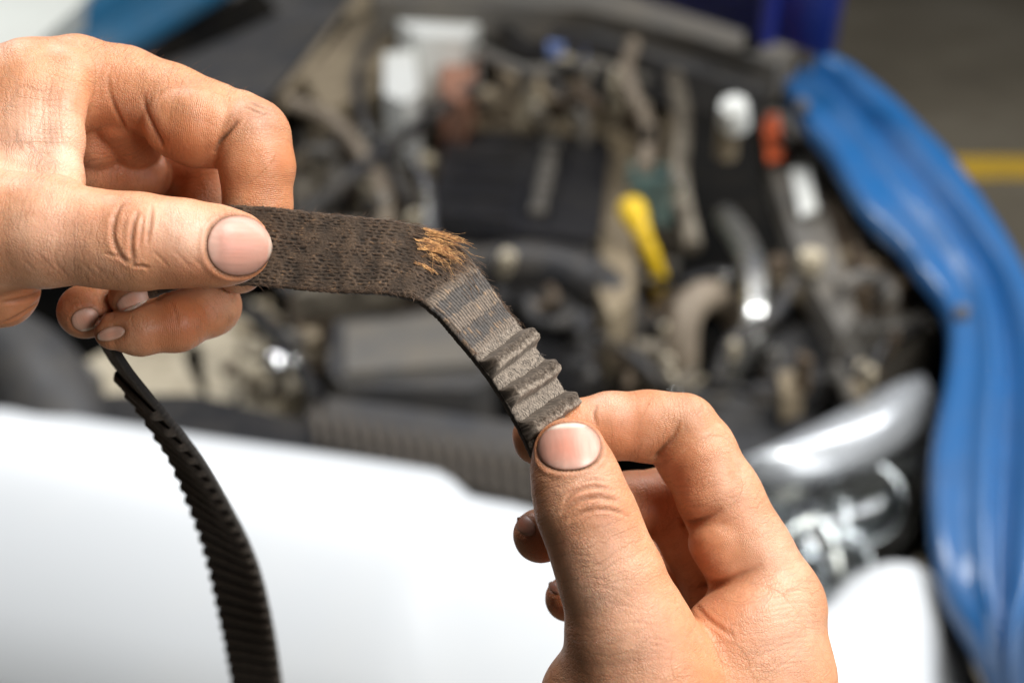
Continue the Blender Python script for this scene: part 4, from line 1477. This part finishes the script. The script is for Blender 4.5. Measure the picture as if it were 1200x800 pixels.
L_creases = [
    # thumb joint
    ([(148, 232), (136, 250), (132, 275), (140, 298), (155, 310)], 0.75, 0.50, .5, .25),
    ([(163, 246), (156, 265), (154, 290), (157, 314)], 0.65, 0.55, .6, .35),
    ([(178, 240), (176, 262), (172, 288)], 0.6, 0.35, .5, .2),
    ([(155, 312), (165, 312), (176, 314)], 0.55, 0.35, .5, .2),
    ([(168, 250), (166, 270), (163, 292)], 0.5, 0.22, .4, .1),
    ([(120, 296), (140, 302), (150, 312)], 0.5, 0.25, .3, .1),
    # index base and joint folds
    ([(168, 108), (170, 128), (180, 155), (192, 178)], 0.9, 0.85, .7, .3),
    ([(127, 82), (128, 105), (136, 130), (150, 158)], 0.8, 0.6, .6, .2),
    ([(280, 140), (268, 154), (258, 166), (250, 180)], 0.9, 0.55, .7, .4),
    ([(290, 118), (302, 124), (318, 128)], 0.6, 0.28, .3, .15),
    ([(300, 112), (314, 118), (326, 128)], 0.55, 0.25, .3, .15),
    ([(285, 125), (300, 131), (322, 137)], 0.5, 0.2, .3, .1),
    # heel folds
    ([(0, 355), (30, 350), (55, 338)], 0.8, 0.55, .6, .3),
    ([(0, 380), (25, 368), (52, 350)], 0.7, 0.45, .5, .3),
    # bent little finger
    ([(200, 352), (206, 368), (208, 385)], 0.5, 0.2, .4, .1),
]
for i in range(13):     # stretched lines across the web of the thumb
    x = 6 + i * 7.2 + rng.uniform(-1.6, 1.6)
    L_creases.append(([(x + 4 + 0.1 * i, 84 + rng.uniform(-6, 10)), (x - 1, 120), (x + 1 + rng.uniform(-2, 2), 160), (x + 5 + i * 0.5, 172 + i * 2.2)], 0.42, rng.uniform(0.04, 0.09), .12, .0))
for i in range(10):
    x = 22 + i * 22 + rng.uniform(-6, 6)
    y = 296 + rng.uniform(-4, 14)
    L_creases.append(([(x, y), (x + 10, y + 9), (x + 22, y + 22)], 0.4, rng.uniform(0.08, 0.16), .12, .03))
L_tints = [(50, 150, 11, 1, .55), (30, 190, 9, 1, .3), (85, 190, 6, 1, .3), (205, 262, 8, 1, .5), (60, 260, 14, 1, .35), (240, 275, 7, 1, .35),
           (125, 150, 8, 0, .6), (140, 190, 10, 0, .85), (220, 165, 9, 0, .55), (225, 205, 9, 0, .9), (300, 195, 8, 0, .25), (160, 285, 5, 0, .35),
           (95, 355, 8, 0, .7), (200, 380, 10, 0, .55), (240, 370, 8, 0, .5), (30, 365, 9, 0, .45), (275, 325, 6, 0, .3),
           (312, 128, 6, 2, .22), (300, 150, 7, 2, .12), (160, 262, 5, 2, .10), (215, 150, 7, 2, .10), (150, 380, 8, 2, .12), (225, 330, 8, 0, .35), (300, 130, 7, 1, .25), (215, 360, 7, 0, .6)]
L_nails = [((280, 288), (1, 0.03), 37, 36, dict(PINK, free=.84, grime=.55, ea=.92, eb=.95)),
           ((100, 374), (.30, .95), 13, 17, dict(DULL, free=.72, lift=.0005)),
           ((130, 391), (-.95, .25), 16, 8, dict(DULL, free=.75)),
           ((156, 351), (.42, .90), 10, 22, dict(DULL, free=.66, lift=.0005))]
L_ridges = [(222, 140, 8, 1, .15), (320, 210, 8, .2, 1), (300, 190, 7, .3, 1), (215, 375, 8, 1, .1), (150, 130, 6, 1, .3)]
lo = np.array((-285, -45, -500.0))
hi = np.array((-45, 95, -372.0))
hand_l, bvh_l = build_hand('hand', 'hand pinching the flat frayed stretch of belt, thumb pointing at the orange fray', L_palm, L_chains, lo, hi, VOX, L_creases, L_tints, L_nails, L_ridges)

# ---------------------------------------------------------------- the hand that holds the toothed end
R_palm = [
    [(900, 1420, 60, 34), (872, 1080, 34, 27), (880, 930, 22, 25), (890, 800, 12, 18.5), (905, 712, 11, 14.2)],
    [(840, 1080, 30, 26), (790, 930, 4, 21), (752, 800, -8, 17.5), (738, 742, -11, 14.8)],
    [(820, 930, 10, 20), (838, 815, 2, 15), (850, 765, 2, 11)],
    [(700, 900, 2, 17), (690, 815, -4, 12.5)],
    [(850, 1000, 46, 25), (850, 860, 44, 20), (860, 780, 40, 15)],
    [(890, 800, 8, 18), (878, 738, 5, 14)],
]
R_chains = [
    ([(760, 805, -8, 16.8), (738, 742, -11, 14.6), (716, 676, -12.5, 12.9), (698, 628, -13, 11.9), (684, 594, -12.5, 11.7), (675, 562, -11, 10.6), (668, 538, -9.5, 9.0, .85), (666, 529, -9, 8.4, .8)], 3.5, 5.0),
    # index: proximal part, pads of the folds, then the two bent phalanges
    ([(905, 712, 11, 14.0), (876, 650, 12, 12.3), (845, 585, 13, 11.0), (815, 530, 13, 10.6), (800, 510, 12.5, 10.2)], 2.5, 2.4),
    ([(800, 504, 12.5, 10.0), (760, 499, 12, 9.3), (715, 499, 11, 8.8), (670, 505, 10, 8.0), (630, 514, 9.5, 6.9)], 2.5, 0.8),
    ([(822, 540, 9, 8.8), (832, 572, 9, 9.2)], 2.5, 0.8),
    ([(846, 634, 9, 8.8), (862, 660, 9, 9.0)], 2.5, 0.8),
    ([(872, 735, 6, 13.0), (850, 745, 3, 11.0)], 2.5, 0.9),
    ([(875, 745, 32, 13), (840, 672, 31, 10.6), (788, 588, 31, 9.8), (735, 592, 28, 9.0), (680, 612, 20, 8.3), (634, 627, 14, 7.3)], 2.5, 1.2),
    ([(855, 805, 50, 12), (815, 720, 54, 10.5), (775, 660, 54, 9.6), (730, 672, 44, 8.8), (695, 692, 31, 7.6), (666, 701, 22, 6.3)], 2.5, 0.9),
    ([(840, 870, 64, 11), (800, 800, 66, 9), (765, 750, 62, 8), (740, 765, 46, 7.3), (715, 775, 30, 6)], 2.5, 0.7),
]
R_creases = [
    ([(660, 590), (672, 577), (695, 570), (722, 574)], 0.75, 0.45, .45, .15),
    ([(655, 602), (675, 588), (700, 582), (728, 588)], 0.75, 0.50, .5, .2),
    ([(664, 612), (685, 600), (712, 597), (738, 605)], 0.65, 0.40, .45, .15),
    ([(676, 568), (694, 562), (714, 564)], 0.55, 0.25, .35, .1),
    ([(797, 492), (788, 512), (775, 530), (764, 544)], 0.9, 0.85, .7, .35),
    ([(848, 596), (830, 606), (812, 612), (796, 616)], 1.0, 0.9, .7, .3),
    ([(896, 660), (872, 672), (845, 682), (812, 690)], 1.0, 0.9, .7, .3),
    ([(805, 695), (830, 725), (862, 748)], 0.8, 0.35, .4, .1),
    ([(700, 474), (696, 486), (700, 500)], 0.6, 0.25, .5, .2),
]
for i in range(12):
    y = 690 + i * 8 + rng.uniform(-2, 2)
    R_creases.append(([(890 + rng.uniform(-8, 8), y + 6), (925, y), (958, y - 2)], 0.4, rng.uniform(0.06, 0.14), .1, .0))
for i in range(12):
    x = 660 + i * 9
    y = 660 + i * 10 + rng.uniform(-8, 8)
    R_creases.append(([(x, y), (x + 18, y - 4), (x + 40, y + 2)], 0.4, rng.uniform(0.05, 0.1), .08, .0))
R_tints = [(700, 660, 12, 1, .35), (690, 545, 8, 1, .3), (860, 560, 9, 1, .3), (920, 640, 11, 1, .4), (930, 740, 13, 1, .4), (740, 760, 14, 1, .3),
           (740, 490, 10, 0, .5), (800, 560, 8, 0, .6), (820, 650, 8, 0, .65), (770, 600, 10, 0, .9), (840, 720, 10, 0, .4), (690, 590, 7, 0, .3),
           (625, 635, 9, 0, .55), (655, 705, 7, 0, .6), (602, 520, 5, 0, .5), (820, 480, 8, 0, .15), (710, 470, 5, 1, .5), (815, 478, 6, 2, .22), (790, 490, 7, 2, .15), (860, 540, 6, 2, .10), (690, 585, 6, 2, .10), (735, 490, 8, 2, .12), (615, 640, 7, 2, .15)]
R_nails = [((667, 523), (-.08, -1), 27, 38, dict(PINK, free=.72, grime=.5, ea=.95, eb=.85)),
           ((612, 612), (-.6, -.62), 19, 11, dict(DULL, free=.8, bed=(.36, .19, .13))),  # bed darkened: shade on this fingertip is put into the nail colour
           ((650, 688), (-.6, -.5), 9, 6, dict(DULL, free=.8, bed=(.36, .19, .13)))]  # same shade painted into this bed
R_ridges = [(735, 490, 9, .25, 1), (765, 500, 8, .25, 1), (840, 545, 8, .8, .6), (860, 640, 7, .8, .5), (625, 640, 6, 1, .3)]
lo = np.array((-8, -245, -505.0))
hi = np.array((100, -8, -372.0))
hand_r, bvh_r = build_hand('hand', 'hand gripping the belt end with surviving teeth, thumb nail against the teeth', R_palm, R_chains, lo, hi, VOX, R_creases, R_tints, R_nails, R_ridges)

# fine hairs on the back of the first hand
M_HAIR = thread_mat('arm_hair', (.10, .05, .025), (.28, .15, .07))
items = []
for i in range(110):
    x = rng.uniform(95, 290)
    y = np.interp(x, [95, 130, 200, 290], [46, 47, 68, 104]) + abs(rng.normal(0, 9)) + 2.0
    p, n = hit(bvh_l, x, y)
    if p is None:
        continue
    q = (p - C0) @ R3 * 1000.0
    nn = n @ R3
    t = np.linspace(0, 1, 6)[:, None]
    d = np.array((rng.uniform(.2, 1.0), rng.uniform(-.1, .35), rng.uniform(-.3, .3)))
    L_ = rng.uniform(1.6, 4.2)
    items.append((q + nn * (L_ * .75 * t * (1 - .35 * t)) + d * (L_ * .8 * t ** 1.4), rng.uniform(.018, .03)))
fibres('fine_hairs', items, M_HAIR, hand_l)
